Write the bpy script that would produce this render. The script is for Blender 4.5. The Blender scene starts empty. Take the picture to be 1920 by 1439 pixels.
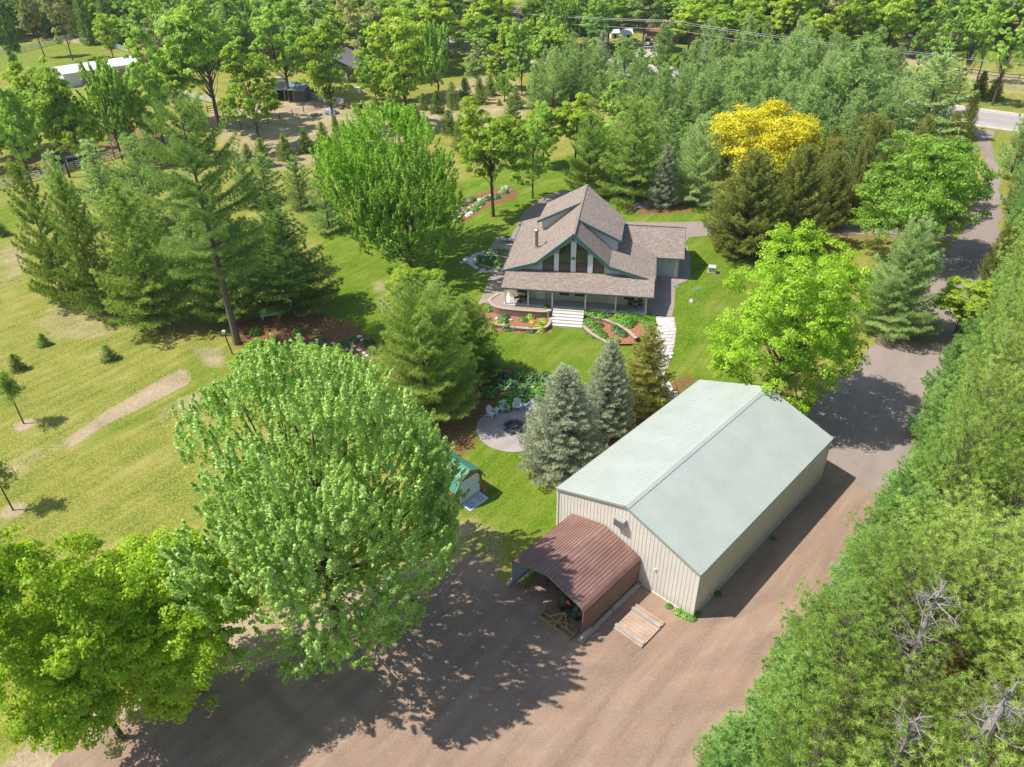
import bpy, math, random
import numpy as np
from mathutils import Matrix, Vector, noise as mnoise
from mathutils.geometry import delaunay_2d_cdt

scene = bpy.context.scene
PI = math.pi
# ------------------------------------------------------------------ camera
CAM_H = 43.2
FPX, PITCH, ROLL = 1438.65, 0.59697, -0.017005      # focal length in pixels of a 1920 wide frame
cam_data = bpy.data.cameras.new('camera')
cam = bpy.data.objects.new('camera', cam_data)
scene.collection.objects.link(cam)
cam_data.sensor_width = 36.0
cam_data.lens = 36.0 * FPX / 1920.0
cam_data.clip_start = 0.5
cam_data.clip_end = 6000.0
cam.matrix_world = Matrix.Translation((0, 0, CAM_H)) @ Matrix.Rotation(PI / 2 - PITCH, 4, 'X') @ Matrix.Rotation(ROLL, 4, 'Z')
scene.camera = cam
# ------------------------------------------------------------------ world, sun, exposure
SUN_EL, SUN_AZ = math.radians(56.2), math.radians(182.3)   # direction towards the sun, measured from +X
world = bpy.data.worlds.new('World')
scene.world = world
world.use_nodes = True
wn = world.node_tree.nodes
bg = wn['Background']
sky = wn.new('ShaderNodeTexSky')
sky.sky_type = 'NISHITA'
sky.sun_disc = False
sky.sun_elevation = SUN_EL
sky.sun_rotation = math.radians(90) - SUN_AZ
sky.altitude = 200
world.node_tree.links.new(sky.outputs[0], bg.inputs[0])
bg.inputs[1].default_value = 0.13
sun_data = bpy.data.lights.new('sun', 'SUN')
sun_data.energy = 4.5
sun_data.angle = math.radians(0.5)
sun_data.color = (1.0, 0.955, 0.88)
sun = bpy.data.objects.new('sun', sun_data)
scene.collection.objects.link(sun)
sdir = Vector((math.cos(SUN_AZ) * math.cos(SUN_EL), math.sin(SUN_AZ) * math.cos(SUN_EL), math.sin(SUN_EL)))
sun.rotation_euler = sdir.to_track_quat('Z', 'Y').to_euler()
scene.view_settings.view_transform = 'Standard'
scene.view_settings.look = 'None'
scene.view_settings.gamma = 1.0
scene.view_settings.exposure = 0.46
scene.render.engine = 'CYCLES'
scene.cycles.max_bounces = 6
scene.cycles.diffuse_bounces = 3
scene.cycles.glossy_bounces = 2
scene.cycles.transmission_bounces = 3
scene.cycles.transparent_max_bounces = 6
C = scene.collection.objects

# ------------------------------------------------------------------ terrain and survey helpers
HA = math.radians(-10.3)                       # turn of the house
HX, HY = -0.81, 78.33                          # left front corner of the porch floor
HC, HS = math.cos(HA), math.sin(HA)
PAD = 0.95
def house_uv(x, y):
    dx, dy = x - HX, y - HY
    return dx * HC + dy * HS, -dx * HS + dy * HC
def house_xy(u, v):
    return HX + u * HC - v * HS, HY + u * HS + v * HC
def sstep(t):
    t = np.clip(t, 0, 1)
    return t * t * (3 - 2 * t)
def hz(x, y):
    """height of the ground: flat, with a levelled house terrace"""
    u, v = house_uv(np.asarray(x, float), np.asarray(y, float))
    k = sstep((u - 16.2) / 2.3) + sstep((-2.0 - u) / 2.0)
    v0 = -1.2 * sstep((u - 16.2) / 1.0)
    fw = 0.5 + 7.0 * np.clip(k, 0, 1)
    f = sstep((v - v0 + fw) / fw)
    f = f * sstep((33.0 - u) / 10.0) * sstep((u + 12.5) / 7.0) * sstep((58.0 - v) / 26.0)
    return PAD * f
def G(px, py, z=None):
    """ground point seen at a surveyed position of the photograph (1920 x 1439)"""
    X, Y = px - 960.0, py - 719.5
    cr, sr = math.cos(-ROLL), math.sin(-ROLL)
    X, Y = cr * X - sr * Y, sr * X + cr * Y
    c, s = math.cos(PITCH), math.sin(PITCH)
    d = (X / FPX, c - (Y / FPX) * s, -s - (Y / FPX) * c)
    zz = 0.0 if z is None else z
    for _ in range(1 if z is not None else 5):
        t = (zz - CAM_H) / d[2]
        x, y = d[0] * t, d[1] * t
        if z is None:
            zz = float(hz(x, y))
    return (x, y, zz)

# ------------------------------------------------------------------ mesh helpers
def auto_uv(me):
    n = len(me.polygons)
    if n == 0:
        return
    co = np.empty(len(me.vertices) * 3, np.float32); me.vertices.foreach_get('co', co); co = co.reshape(-1, 3)
    nor = np.empty(n * 3, np.float32); me.polygons.foreach_get('normal', nor); nor = nor.reshape(-1, 3)
    lt = np.empty(n, np.int32); me.polygons.foreach_get('loop_total', lt)
    lv = np.empty(len(me.loops), np.int32); me.loops.foreach_get('vertex_index', lv)
    t = np.stack([-nor[:, 1], nor[:, 0], np.zeros(n)], 1)
    ln = np.linalg.norm(t, axis=1)
    t[ln < 0.02] = (1, 0, 0)
    ln[ln < 0.02] = 1
    t /= ln[:, None]
    b = np.cross(nor, t)
    T = np.repeat(t, lt, 0); B = np.repeat(b, lt, 0)
    p = co[lv]
    uv = np.stack([(p * T).sum(1), (p * B).sum(1)], 1).astype(np.float32)
    l = me.uv_layers.new(name='UVMap')
    l.data.foreach_set('uv', uv.ravel())

def link(name, me, mat, parent=None, smooth=False):
    if mat is not None:
        me.materials.append(mat)
    if smooth:
        me.polygons.foreach_set('use_smooth', [True] * len(me.polygons))
    o = bpy.data.objects.new(name, me)
    C.link(o)
    if parent is not None:
        o.parent = parent
    return o

class MB:
    def __init__(self):
        self.v = []; self.f = []
    def add(self, vs, fs):
        n = len(self.v)
        self.v += [tuple(map(float, p)) for p in vs]
        self.f += [tuple(n + i for i in f) for f in fs]
        return self
    def quad(self, a, b, c, d): return self.add([a, b, c, d], [(0, 1, 2, 3)])
    def poly(self, pts): return self.add(pts, [tuple(range(len(pts)))])
    def box(self, x0, y0, z0, x1, y1, z1):
        vs = [(x, y, z) for z in (z0, z1) for y in (y0, y1) for x in (x0, x1)]
        return self.add(vs, [(0, 2, 3, 1), (4, 5, 7, 6), (0, 1, 5, 4), (2, 6, 7, 3), (0, 4, 6, 2), (1, 3, 7, 5)])
    def beam(self, a, b, w, h, up=(0, 0, 1)):
        """rectangular bar from a to b, w wide and h high"""
        a = Vector(a); b = Vector(b); d = (b - a).normalized(); u = Vector(up)
        s = d.cross(u)
        if s.length < 1e-4: s = d.cross(Vector((1, 0, 0)))
        s.normalize(); u = s.cross(d)
        vs = []
        for p in (a, b):
            for i, j in ((-1, -1), (1, -1), (1, 1), (-1, 1)):
                vs.append(p + s * (i * w / 2) + u * (j * h / 2))
        return self.add(vs, [(3, 2, 1, 0), (4, 5, 6, 7), (0, 1, 5, 4), (1, 2, 6, 5), (2, 3, 7, 6), (3, 0, 4, 7)])
    def prism(self, pts, z0, z1):
        n = len(pts)
        ar = sum(pts[i][0] * pts[(i + 1) % n][1] - pts[(i + 1) % n][0] * pts[i][1] for i in range(n))
        if ar < 0: pts = pts[::-1]
        vs = [(p[0], p[1], z0) for p in pts] + [(p[0], p[1], z1) for p in pts]
        fs = [tuple(range(n))[::-1], tuple(range(n, 2 * n))] + [(i, (i + 1) % n, n + (i + 1) % n, n + i) for i in range(n)]
        return self.add(vs, fs)
    def slab(self, pts, t, down=True):
        """polygon given in 3-D, thickened by t below"""
        n = len(pts)
        P = [Vector(p) for p in pts]
        nn = Vector((0, 0, 0))
        for i in range(n):
            nn += P[i].cross(P[(i + 1) % n])
        if nn.z < 0: P = P[::-1]
        vs = [p for p in P] + [p - Vector((0, 0, t)) for p in P]
        fs = [tuple(range(n)), tuple(range(n, 2 * n))[::-1]] + [(i, n + i, n + (i + 1) % n, (i + 1) % n) for i in range(n)]
        return self.add(vs, fs)
    def tube(self, pts, rad, k=6, cap=True):
        P = [Vector(p) for p in pts]
        n0 = len(self.v); rings = []
        for i, p in enumerate(P):
            d = (P[min(i + 1, len(P) - 1)] - P[max(i - 1, 0)])
            if d.length < 1e-6: d = Vector((0, 0, 1))
            d.normalize()
            s = d.cross(Vector((0, 0, 1)) if abs(d.z) < .9 else Vector((1, 0, 0))).normalized(); u = s.cross(d)
            r = rad[i] if hasattr(rad, '__len__') else rad
            for j in range(k):
                a = 2 * PI * j / k
                q = p + s * (r * math.cos(a)) + u * (r * math.sin(a))
                self.v.append((q.x, q.y, q.z))
        for i in range(len(P) - 1):
            for j in range(k):
                a = n0 + i * k + j; b = n0 + i * k + (j + 1) % k
                self.f.append((a, b, b + k, a + k))
        if cap:
            self.f.append(tuple(n0 + j for j in range(k))[::-1])
            self.f.append(tuple(n0 + (len(P) - 1) * k + j for j in range(k)))
        return self
    def cyl(self, x, y, z0, z1, r, k=12, r1=None):
        return self.tube([(x, y, z0), (x, y, z1)], [r, r if r1 is None else r1], k)
    def blob(self, c, r, seed=0, rough=.2, k=8, rings=5):
        """uneven stone"""
        n0 = len(self.v); rx, ry, rz = r
        for i in range(rings + 1):
            th = PI * i / rings
            for j in range(k):
                a = 2 * PI * j / k + .3 * seed
                d = Vector((math.sin(th) * math.cos(a), math.sin(th) * math.sin(a), math.cos(th)))
                m = 1 + rough * mnoise.noise(d * 1.7 + Vector((seed * 3.1, seed, 0)))* 1.6
                self.v.append((c[0] + d.x * rx * m, c[1] + d.y * ry * m, c[2] + d.z * rz * m))
        for i in range(rings):
            for j in range(k):
                a = n0 + i * k + j; b = n0 + i * k + (j + 1) % k
                self.f.append((a, a + k, b + k, b))
        return self
    def build(self, name, mat, parent=None, smooth=False, uv=True):
        me = bpy.data.meshes.new(name)
        me.from_pydata(self.v, [], self.f)
        me.update()
        if uv: auto_uv(me)
        return link(name, me, mat, parent, smooth)

def np_mesh(name, V, F, tint=None):
    """mesh from numpy arrays: V (n,3), F (m,k)"""
    me = bpy.data.meshes.new(name)
    m, k = F.shape
    me.vertices.add(len(V)); me.vertices.foreach_set('co', V.astype(np.float32).ravel())
    me.loops.add(m * k); me.loops.foreach_set('vertex_index', F.astype(np.int32).ravel())
    me.polygons.add(m); me.polygons.foreach_set('loop_start', np.arange(0, m * k, k, dtype=np.int32))
    if tint is not None:
        a = me.attributes.new('tint', 'FLOAT', 'FACE'); a.data.foreach_set('value', tint.astype(np.float32))
    me.update(calc_edges=True)
    return me

def empty(name, loc, rz=0.0):
    o = bpy.data.objects.new(name, None)
    o.empty_display_size = .2
    o.location = loc; o.rotation_euler = (0, 0, rz)
    C.link(o)
    return o
def tag(o, label=None, cat=None, group=None, kind=None):
    if label: o['label'] = label
    if cat: o['category'] = cat
    if group: o['group'] = group
    if kind: o['kind'] = kind
    return o
def kids(o): return [c for c in C if c.parent is o]
def copy_tree(o, loc, rz=0.0, scale=None, children=None):
    r = o.copy(); C.link(r); r.location = loc; r.rotation_euler = (0, 0, rz)
    if scale is not None: r.scale = scale
    for ch in (children if children is not None else list(o.children)):
        c = ch.copy(); C.link(c); c.parent = r
        for g in ch.children:
            d = g.copy(); C.link(d); d.parent = c
    return r

# ------------------------------------------------------------------ materials
class NT:
    def __init__(self, name):
        self.m = bpy.data.materials.new(name); self.m.use_nodes = True
        self.t = self.m.node_tree; self.n = self.t.nodes; self.n.clear()
        self.out = self.n.new('ShaderNodeOutputMaterial')
    def new(self, ty, **kw):
        o = self.n.new(ty)
        for k, v in kw.items(): setattr(o, k, v)
        return o
    def L(self, a, b): self.t.links.new(a, b)
    def set(self, sock, v):
        if hasattr(v, 'is_output') or isinstance(v, bpy.types.NodeSocket): self.L(v, sock)
        elif isinstance(v, (tuple, list)) and len(v) == 3 and sock.type == 'RGBA': sock.default_value = (*v, 1)
        else: sock.default_value = v
    def coord(self, which='Object', scale=(1, 1, 1), rot=(0, 0, 0)):
        c = self.new('ShaderNodeTexCoord'); m = self.new('ShaderNodeMapping')
        m.inputs['Scale'].default_value = scale; m.inputs['Rotation'].default_value = rot
        self.L(c.outputs[which], m.inputs[0]); return m.outputs[0]
    def streak(self, along, across, deg):
        c = self.new('ShaderNodeTexCoord'); m = self.new('ShaderNodeMapping', vector_type='TEXTURE')
        m.inputs['Scale'].default_value = (along, across, 1); m.inputs['Rotation'].default_value = (0, 0, math.radians(deg))
        self.L(c.outputs['Object'], m.inputs[0]); return m.outputs[0]
    def noise(self, vec, scale=5, detail=4, rough=.55, dist=0):
        n = self.new('ShaderNodeTexNoise'); self.L(vec, n.inputs['Vector'])
        n.inputs['Scale'].default_value = scale; n.inputs['Detail'].default_value = detail
        n.inputs['Roughness'].default_value = rough; n.inputs['Distortion'].default_value = dist
        return n.outputs['Fac']
    def ramp(self, fac, stops):
        r = self.new('ShaderNodeValToRGB'); e = r.color_ramp.elements
        while len(e) < len(stops): e.new(.5)
        for i, (p, c) in enumerate(stops):
            e[i].position = p; e[i].color = (*c, 1) if len(c) == 3 else c
        self.L(fac, r.inputs[0]); return r.outputs[0]
    def mr(self, v, a, b, c=0., d=1.):
        m = self.new('ShaderNodeMapRange'); m.clamp = True
        self.L(v, m.inputs[0])
        for i, x in zip((1, 2, 3, 4), (a, b, c, d)): m.inputs[i].default_value = x
        return m.outputs[0]
    def math(self, op, a, b=0., clamp=False):
        m = self.new('ShaderNodeMath', operation=op, use_clamp=clamp); self.set(m.inputs[0], a); self.set(m.inputs[1], b)
        return m.outputs[0]
    def mix(self, fac, a, b, mode='MIX'):
        m = self.new('ShaderNodeMix', data_type='RGBA', blend_type=mode)
        self.set(m.inputs[0], fac); self.set(m.inputs[6], a); self.set(m.inputs[7], b); return m.outputs[2]
    def attr(self, name, ty='GEOMETRY'):
        a = self.new('ShaderNodeAttribute', attribute_name=name, attribute_type=ty); return a
    def bump(self, h, strength=.3, dist=.05):
        b = self.new('ShaderNodeBump'); b.inputs['Strength'].default_value = strength; b.inputs['Distance'].default_value = dist
        self.L(h, b.inputs['Height']); return b.outputs[0]
    def bsdf(self, color, rough=.7, metal=0., normal=None, spec=None, **kw):
        b = self.new('ShaderNodeBsdfPrincipled')
        self.set(b.inputs['Base Color'], color); self.set(b.inputs['Roughness'], rough); self.set(b.inputs['Metallic'], metal)
        if spec is not None: b.inputs['Specular IOR Level'].default_value = spec
        if normal is not None: self.L(normal, b.inputs['Normal'])
        self.L(b.outputs[0], self.out.inputs[0]); return b

def mat_plain(name, col, rough=.6, metal=0., var=.12, scale=3., bump=0., coord='Object'):
    n = NT(name); v = n.coord(coord)
    f = n.noise(v, scale, 5, .6)
    f2 = n.noise(v, scale * 9, 3, .6)
    c = n.mix(n.mr(f, .3, .7), tuple(x * (1 - var) for x in col), tuple(min(1, x * (1 + var)) for x in col))
    c = n.mix(n.mr(f2, .3, .7, 0, .35), c, tuple(x * (1 - var * 1.6) for x in col))
    n.bsdf(c, rough, metal, n.bump(f2, bump, .02) if bump else None)
    return n.m
def mat_shingle(name, cols, w=.3, h=.14):
    n = NT(name); v = n.coord('UV')
    b = n.new('ShaderNodeTexBrick', offset=.5); n.L(v, b.inputs['Vector'])
    b.inputs['Scale'].default_value = 1; b.inputs['Brick Width'].default_value = w; b.inputs['Row Height'].default_value = h
    b.inputs['Mortar Size'].default_value = .012; b.inputs['Bias'].default_value = 0
    b.inputs['Color1'].default_value = (0, 0, 0, 1); b.inputs['Color2'].default_value = (1, 1, 1, 1); b.inputs['Mortar'].default_value = (.2, .2, .2, 1)
    big = n.noise(v, .5, 4); fine = n.noise(v, 6, 3, .7)
    f = n.math('ADD', n.math('MULTIPLY', b.outputs['Color'], .45), n.math('MULTIPLY', fine, .7))
    c = n.ramp(f, [(.2, cols[0]), (.55, cols[1]), (.9, cols[2])])
    c = n.mix(n.mr(big, .35, .7, 0, .35), c, tuple(x * .78 for x in cols[1]))
    c = n.mix(n.math('MULTIPLY', b.outputs['Fac'], .5), c, tuple(x * .45 for x in cols[0]))
    n.bsdf(c, .9, 0, n.bump(b.outputs['Fac'], -.5, .02), spec=.2)
    return n.m
def mat_block(name, c1, c2, mortar, w=.3, h=.15):
    n = NT(name); v = n.coord('UV')
    b = n.new('ShaderNodeTexBrick', offset=.5); n.L(v, b.inputs['Vector'])
    b.inputs['Scale'].default_value = 1; b.inputs['Brick Width'].default_value = w; b.inputs['Row Height'].default_value = h
    b.inputs['Mortar Size'].default_value = .035; b.inputs['Mortar Smooth'].default_value = .4
    b.inputs['Color1'].default_value = (*c1, 1); b.inputs['Color2'].default_value = (*c2, 1); b.inputs['Mortar'].default_value = (*mortar, 1)
    f = n.noise(v, 9, 4, .7)
    c = n.mix(n.mr(f, .3, .7, 0, .5), b.outputs['Color'], tuple(x * .6 for x in c1))
    n.bsdf(c, .9, 0, n.bump(b.outputs['Fac'], -1, .06), spec=.2)
    return n.m
def mat_wood(name, c1, c2, plank=.2, rough=.8, axis='UV'):
    n = NT(name); v = n.coord(axis)
    vs = n.coord(axis, (1.5, 14, 1.5))
    g = n.noise(vs, 2.2, 5, .65, .4); big = n.noise(v, .9, 3)
    c = n.ramp(g, [(.3, c1), (.7, c2)])
    c = n.mix(n.mr(big, .35, .65, 0, .5), c, tuple(x * .7 for x in c1))
    n.bsdf(c, rough, 0, n.bump(g, .4, .01), spec=.25)
    return n.m
def mat_leaf(name, dark, mid, light, trans=.35, gloss=.12, rnd=.35):
    """leaf cards: hue varies from leaf to leaf and tree to tree"""
    n = NT(name)
    dark = tuple(x * 1.1 for x in dark); mid = tuple(min(.88, x * 1.2) for x in mid); light = tuple(min(.9, x * 1.15) for x in light)
    a = n.attr('tint').outputs['Fac']
    oi = n.new('ShaderNodeObjectInfo').outputs['Random']
    f = n.math('ADD', a, n.math('MULTIPLY', n.math('SUBTRACT', oi, .5), rnd))
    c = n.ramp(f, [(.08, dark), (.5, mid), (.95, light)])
    d = n.new('ShaderNodeBsdfDiffuse'); n.L(c, d.inputs[0])
    tr = n.new('ShaderNodeBsdfTranslucent')
    n.set(tr.inputs[0], n.mix(.45, c, tuple(min(1, x * y) for x, y in zip(light, (1.25, 1.2, .5)))))
    m = n.new('ShaderNodeMixShader'); m.inputs[0].default_value = trans; n.L(d.outputs[0], m.inputs[1]); n.L(tr.outputs[0], m.inputs[2])
    g = n.new('ShaderNodeBsdfGlossy'); g.inputs['Roughness'].default_value = .5; g.inputs[0].default_value = (.9, 1, .9, 1)
    m2 = n.new('ShaderNodeMixShader')
    m2.inputs[0].default_value = gloss * .45
    n.L(m.outputs[0], m2.inputs[1]); n.L(g.outputs[0], m2.inputs[2])
    n.L(m2.outputs[0], n.out.inputs[0])
    return n.m
def mat_bark(name, c1, c2):
    n = NT(name); v = n.coord('Object', (6, 6, 1.2))
    f = n.noise(v, 2.5, 5, .7); c = n.ramp(f, [(.3, c1), (.7, c2)])
    n.bsdf(c, .95, 0, n.bump(f, .6, .04), spec=.1)
    return n.m
# ------------------------------------------------------------------ foliage builders
def unit(a): return a / np.maximum(np.linalg.norm(a, axis=-1, keepdims=True), 1e-6)
def leaf_cards(rng, P, N, size, aspect=.6, tint=None):
    """one small diamond leaf cluster per point, facing roughly N"""
    n = len(P)
    r = unit(rng.normal(size=(n, 3)))
    a = unit(np.cross(N, r)); b = np.cross(N, a)
    s = size * rng.uniform(.65, 1.35, n)[:, None]
    a = a * s * .5; b = b * s * .5 * aspect
    fold = N * s * .12
    V = np.stack([P - a, P - b + fold, P + a, P + b + fold], 1).reshape(-1, 3)
    F = np.arange(4 * n).reshape(-1, 4)
    return V, F
def blades(rng, P, D, n_b, length, width, spread=.9):
    """needle tufts: n_b thin triangles fanning from each point around direction D"""
    n = len(P)
    d = D[:, None, :] * 1.0 + rng.normal(size=(n, n_b, 3)) * spread
    d = unit(d)
    L = length * rng.uniform(.6, 1.25, (n, n_b, 1))
    tip = P[:, None, :] + d * L
    s = unit(np.cross(d, rng.normal(size=(n, n_b, 3)))) * width * .5
    o = P[:, None, :] + d * L * .12
    V = np.stack([o - s, o + s, tip], 2).reshape(-1, 3)
    F = np.arange(3 * n * n_b).reshape(-1, 3)
    return V, F

def broadleaf(seed, h, r, cb=.12, nclump=260, nleaf=60, leaf=.3, style='round', clump=.16, lumpy=.22, hollow=.45, trunk_r=.25, nlimb=16, up=.5, top=1.0, groups=16, gsize=.52):
    rng = np.random.default_rng(seed)
    cz = (1 + cb) / 2 * h; rz = (1 - cb) / 2 * h
    # lobed envelope
    K = 14
    lob = unit(rng.normal(size=(K, 3))); lw = rng.uniform(-1, 1, K)
    d = unit(rng.normal(size=(nclump * 2, 3)))
    keep = rng.uniform(size=len(d)) < np.where(d[:, 2] < -.35, .35, 1)
    d = d[keep][:nclump]
    env = 1 + lumpy * (np.maximum(0, d @ lob.T) ** 6 @ lw)
    rad = hollow + (1 - hollow) * rng.uniform(size=len(d)) ** .45
    # flattened base, domed top
    sz = np.where(d[:, 2] < 0, .9, top)
    gd = unit(rng.normal(size=(groups * 2, 3))); gd = gd[gd[:, 2] > -.75][:groups]
    genv = 1 + lumpy * (np.maximum(0, gd @ lob.T) ** 6 @ lw)
    gs = gsize * rng.uniform(.7, 1.25, len(gd))
    gc = gd * (genv * (1 - gs * .62))[:, None]
    gi = rng.integers(0, len(gd), len(d))
    dd = unit(d + gd[gi] * .9 + np.array([0, 0, .35]))
    c = gc[gi] + dd * (gs[gi] * rng.uniform(size=len(d)) ** .3)[:, None]
    inner = rng.uniform(size=len(d)) < .3
    c = np.where(inner[:, None], d * (rad * env * .72)[:, None], c)
    c = c * np.array([r, r, rz])
    c[:, 2] *= sz; c[:, 2] += cz
    c[:, 2] = np.maximum(c[:, 2], h * cb * .8 + .2)
    out = unit(c - np.array([0, 0, cz * .75]))
    nC = len(c)
    m = nC * nleaf
    ci = np.repeat(np.arange(nC), nleaf)
    cs = clump * r * rng.uniform(.6, 1.4, nC)
    if style == 'shoot':           # leaves packed along upright shoots
        ax = unit(out * .55 + np.array([0, 0, up + .45]) + rng.normal(size=(nC, 3)) * .3)
        Ls = cs * 2.5
        t = rng.uniform(size=m) ** .8
        taper = (1 - t * .72)
        off = unit(rng.normal(size=(m, 3))) * (cs[ci] * .48 * taper * rng.uniform(.5, 1.1, m))[:, None]
        P = c[ci] + ax[ci] * (Ls[ci] * (t - .35))[:, None] + off
        N = unit(unit(off) * .8 + ax[ci] * .5 + rng.normal(size=(m, 3)) * .45)
    elif style == 'flat':          # layered sprays
        off = rng.normal(size=(m, 3)) * np.array([.62, .62, .22]) * cs[ci][:, None]
        P = c[ci] + off + out[ci] * (cs[ci] * .2)[:, None]
        N = unit(np.array([0, 0, 1.0]) + out[ci] * .5 + rng.normal(size=(m, 3)) * .5)
    else:
        o = unit(rng.normal(size=(m, 3))); o[:, 2] = np.where(o[:, 2] < -.2, -o[:, 2] * .6, o[:, 2])
        off = o * (cs[ci] * rng.uniform(.35, 1.0, m) ** .6)[:, None] * np.array([1, 1, .72])
        P = c[ci] + off
        N = unit(unit(off) * .8 + out[ci] * .35 + np.array([0, 0, .35]) + rng.normal(size=(m, 3)) * .5)
    V, F = leaf_cards(rng, P, N, leaf)
    ct = rng.uniform(-.16, .16, nC)
    tint = .5 + ct[ci] + rng.normal(size=m) * .16
    me = np_mesh('crown', V, F, tint)
    mb = MB()
    lean = rng.normal(size=2) * r * .04
    top_z = h * .72
    tr = [(lean[0] * t, lean[1] * t, top_z * t) for t in (0, .02, .15, .35, .6, .85, 1)]
    mb.tube(tr, [trunk_r * 1.5, trunk_r * 1.15, trunk_r, trunk_r * .85, trunk_r * .6, trunk_r * .3, trunk_r * .1], 8)
    idx = rng.choice(nC, min(nlimb * 3, nC), replace=False)
    for i, k in enumerate(idx):
        e = c[k]
        z0 = max(h * .08, min(e[2] * .62, top_z * .9)) * rng.uniform(.7, 1)
        t0 = z0 / top_z
        s = np.array([lean[0] * t0, lean[1] * t0, z0])
        mid = s * .5 + e * .5; mid[2] -= .06 * np.linalg.norm(e - s); mid[:2] += rng.normal(size=2) * .03 * r
        rr = min(.13, trunk_r * (.36 if i < nlimb else .18))
        mb.tube([s, mid, e], [rr, rr * .6, rr * .18], 5, cap=False)
    bm = bpy.data.meshes.new('trunk'); bm.from_pydata(mb.v, [], mb.f); bm.update()
    return me, bm, h, r

def conifer(seed, h, r, base=.05, whorl=.5, nb=7, tuft=.3, width=.06, nblade=6, space=.32, side=.5, rise=.25, droop=.1, prof=.8, thin=0., trunk_r=.2, bare=0., spread=.9, upt=.5, jag=.25, bluff=0.0):
    rng = np.random.default_rng(seed)
    P = []; D = []; T = []
    mb = MB()
    mb.tube([(0, 0, 0), (0, 0, .05 * h), (0, 0, h * .5), (0, 0, h * .97)], [trunk_r * 1.3, trunk_r, trunk_r * .62, .02], 7)
    z = base * h
    while z < h * .985:
        f = (z / h - base) / (1 - base)
        L0 = r * (1 - f) ** prof if bluff == 0 else r * min(1, ((1 - f) * 1.9) ** prof) * (bluff + (1 - bluff) * min(1, f * 3 + .35))
        n = max(3, int(round(nb * (1 - .4 * f))))
        a0 = rng.uniform(0, 2 * PI)
        for k in range(n):
            if rng.uniform() < thin: continue
            L = max(.15, L0 * min(1.2, 1 + rng.normal() * jag * .6))
            a = a0 + 2 * PI * k / n + rng.normal() * .18
            zz = z + rng.normal() * whorl * .22
            e1 = rise * (1 - .1 * f) + f * .9 * upt
            ns = max(2, int(L / space) + 1)
            u = np.linspace(.12 if L < 1.2 else .22, 1, ns)
            hor = np.array([math.cos(a), math.sin(a)])
            zc = zz + L * (e1 * u - droop * 4 * u * (1 - u) + rise * .6 * u ** 3)
            mb.tube([(0, 0, zz), (hor[0] * L * .5, hor[1] * L * .5, zz + L * (e1 * .5 - droop)), (hor[0] * L * .95, hor[1] * L * .95, zc[-1])],
                    [trunk_r * .22 * (1 - f) + .012, trunk_r * .14 * (1 - f) + .01, .006], 4, cap=False)
            ct = rng.normal() * .07
            for j in range(ns):
                w = side * L * (1 - u[j]) ** .7 * (.35 + u[j]) + .12
                nsd = max(1, int(w / space))
                for sgn in (-1, 1):
                    dirn = np.array([hor[0] * .75 - sgn * hor[1] * .66, hor[1] * .75 + sgn * hor[0] * .66])
                    for q in range(nsd):
                        if bare and rng.uniform() < bare * (1 - u[j]): continue
                        t = (q + .5 + rng.uniform(-.3, .3)) / nsd * w
                        p = (hor[0] * L * u[j] + dirn[0] * t, hor[1] * L * u[j] + dirn[1] * t, zc[j] + t * (.12 + .25 * rise) + rng.normal() * .05)
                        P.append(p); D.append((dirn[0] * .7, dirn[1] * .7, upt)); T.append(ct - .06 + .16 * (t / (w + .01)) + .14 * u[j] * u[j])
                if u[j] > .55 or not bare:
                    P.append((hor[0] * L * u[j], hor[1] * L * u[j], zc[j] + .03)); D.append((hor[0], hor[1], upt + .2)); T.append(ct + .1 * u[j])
        z += whorl * (1 - .35 * f) * rng.uniform(.8, 1.2)
    P.append((0, 0, h * .97)); D.append((0, 0, 1)); T.append(.2)
    P = np.array(P); D = unit(np.array(D)); T = np.array(T)
    V, F = blades(rng, P, D, nblade, tuft, width, spread)
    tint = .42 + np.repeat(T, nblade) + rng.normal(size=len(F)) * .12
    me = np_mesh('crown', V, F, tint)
    bm = bpy.data.meshes.new('trunk'); bm.from_pydata(mb.v, [], mb.f); bm.update()
    return me, bm, h, r

def bare_tree(seed, h, r, levels=4, trunk_r=.18, fork=3):
    rng = np.random.default_rng(seed); mb = MB()
    def grow(p, d, L, rad, lv):
        q = p + d * L * .5 + Vector(rng.normal(size=3)) * L * .05
        e = p + d * L
        mb.tube([p, q, e], [rad, rad * .8, rad * .55], 5 if lv < 2 else 3, cap=False)
        if lv >= levels: return
        for k in range(fork + (lv > 0)):
            t = rng.uniform(.45, 1)
            s = p + (e - p) * t
            nd = (d * .9 + Vector(rng.normal(size=3)) * .55 * (r / h * 2.2) + Vector((0, 0, .12))).normalized()
            grow(s, nd, L * rng.uniform(.5, .72), rad * .45, lv + 1)
    grow(Vector((0, 0, 0)), Vector((0.05, 0, 1)).normalized(), h * .45, trunk_r, 0)
    bm = bpy.data.meshes.new('trunk'); bm.from_pydata(mb.v, [], mb.f); bm.update()
    return bm

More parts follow.
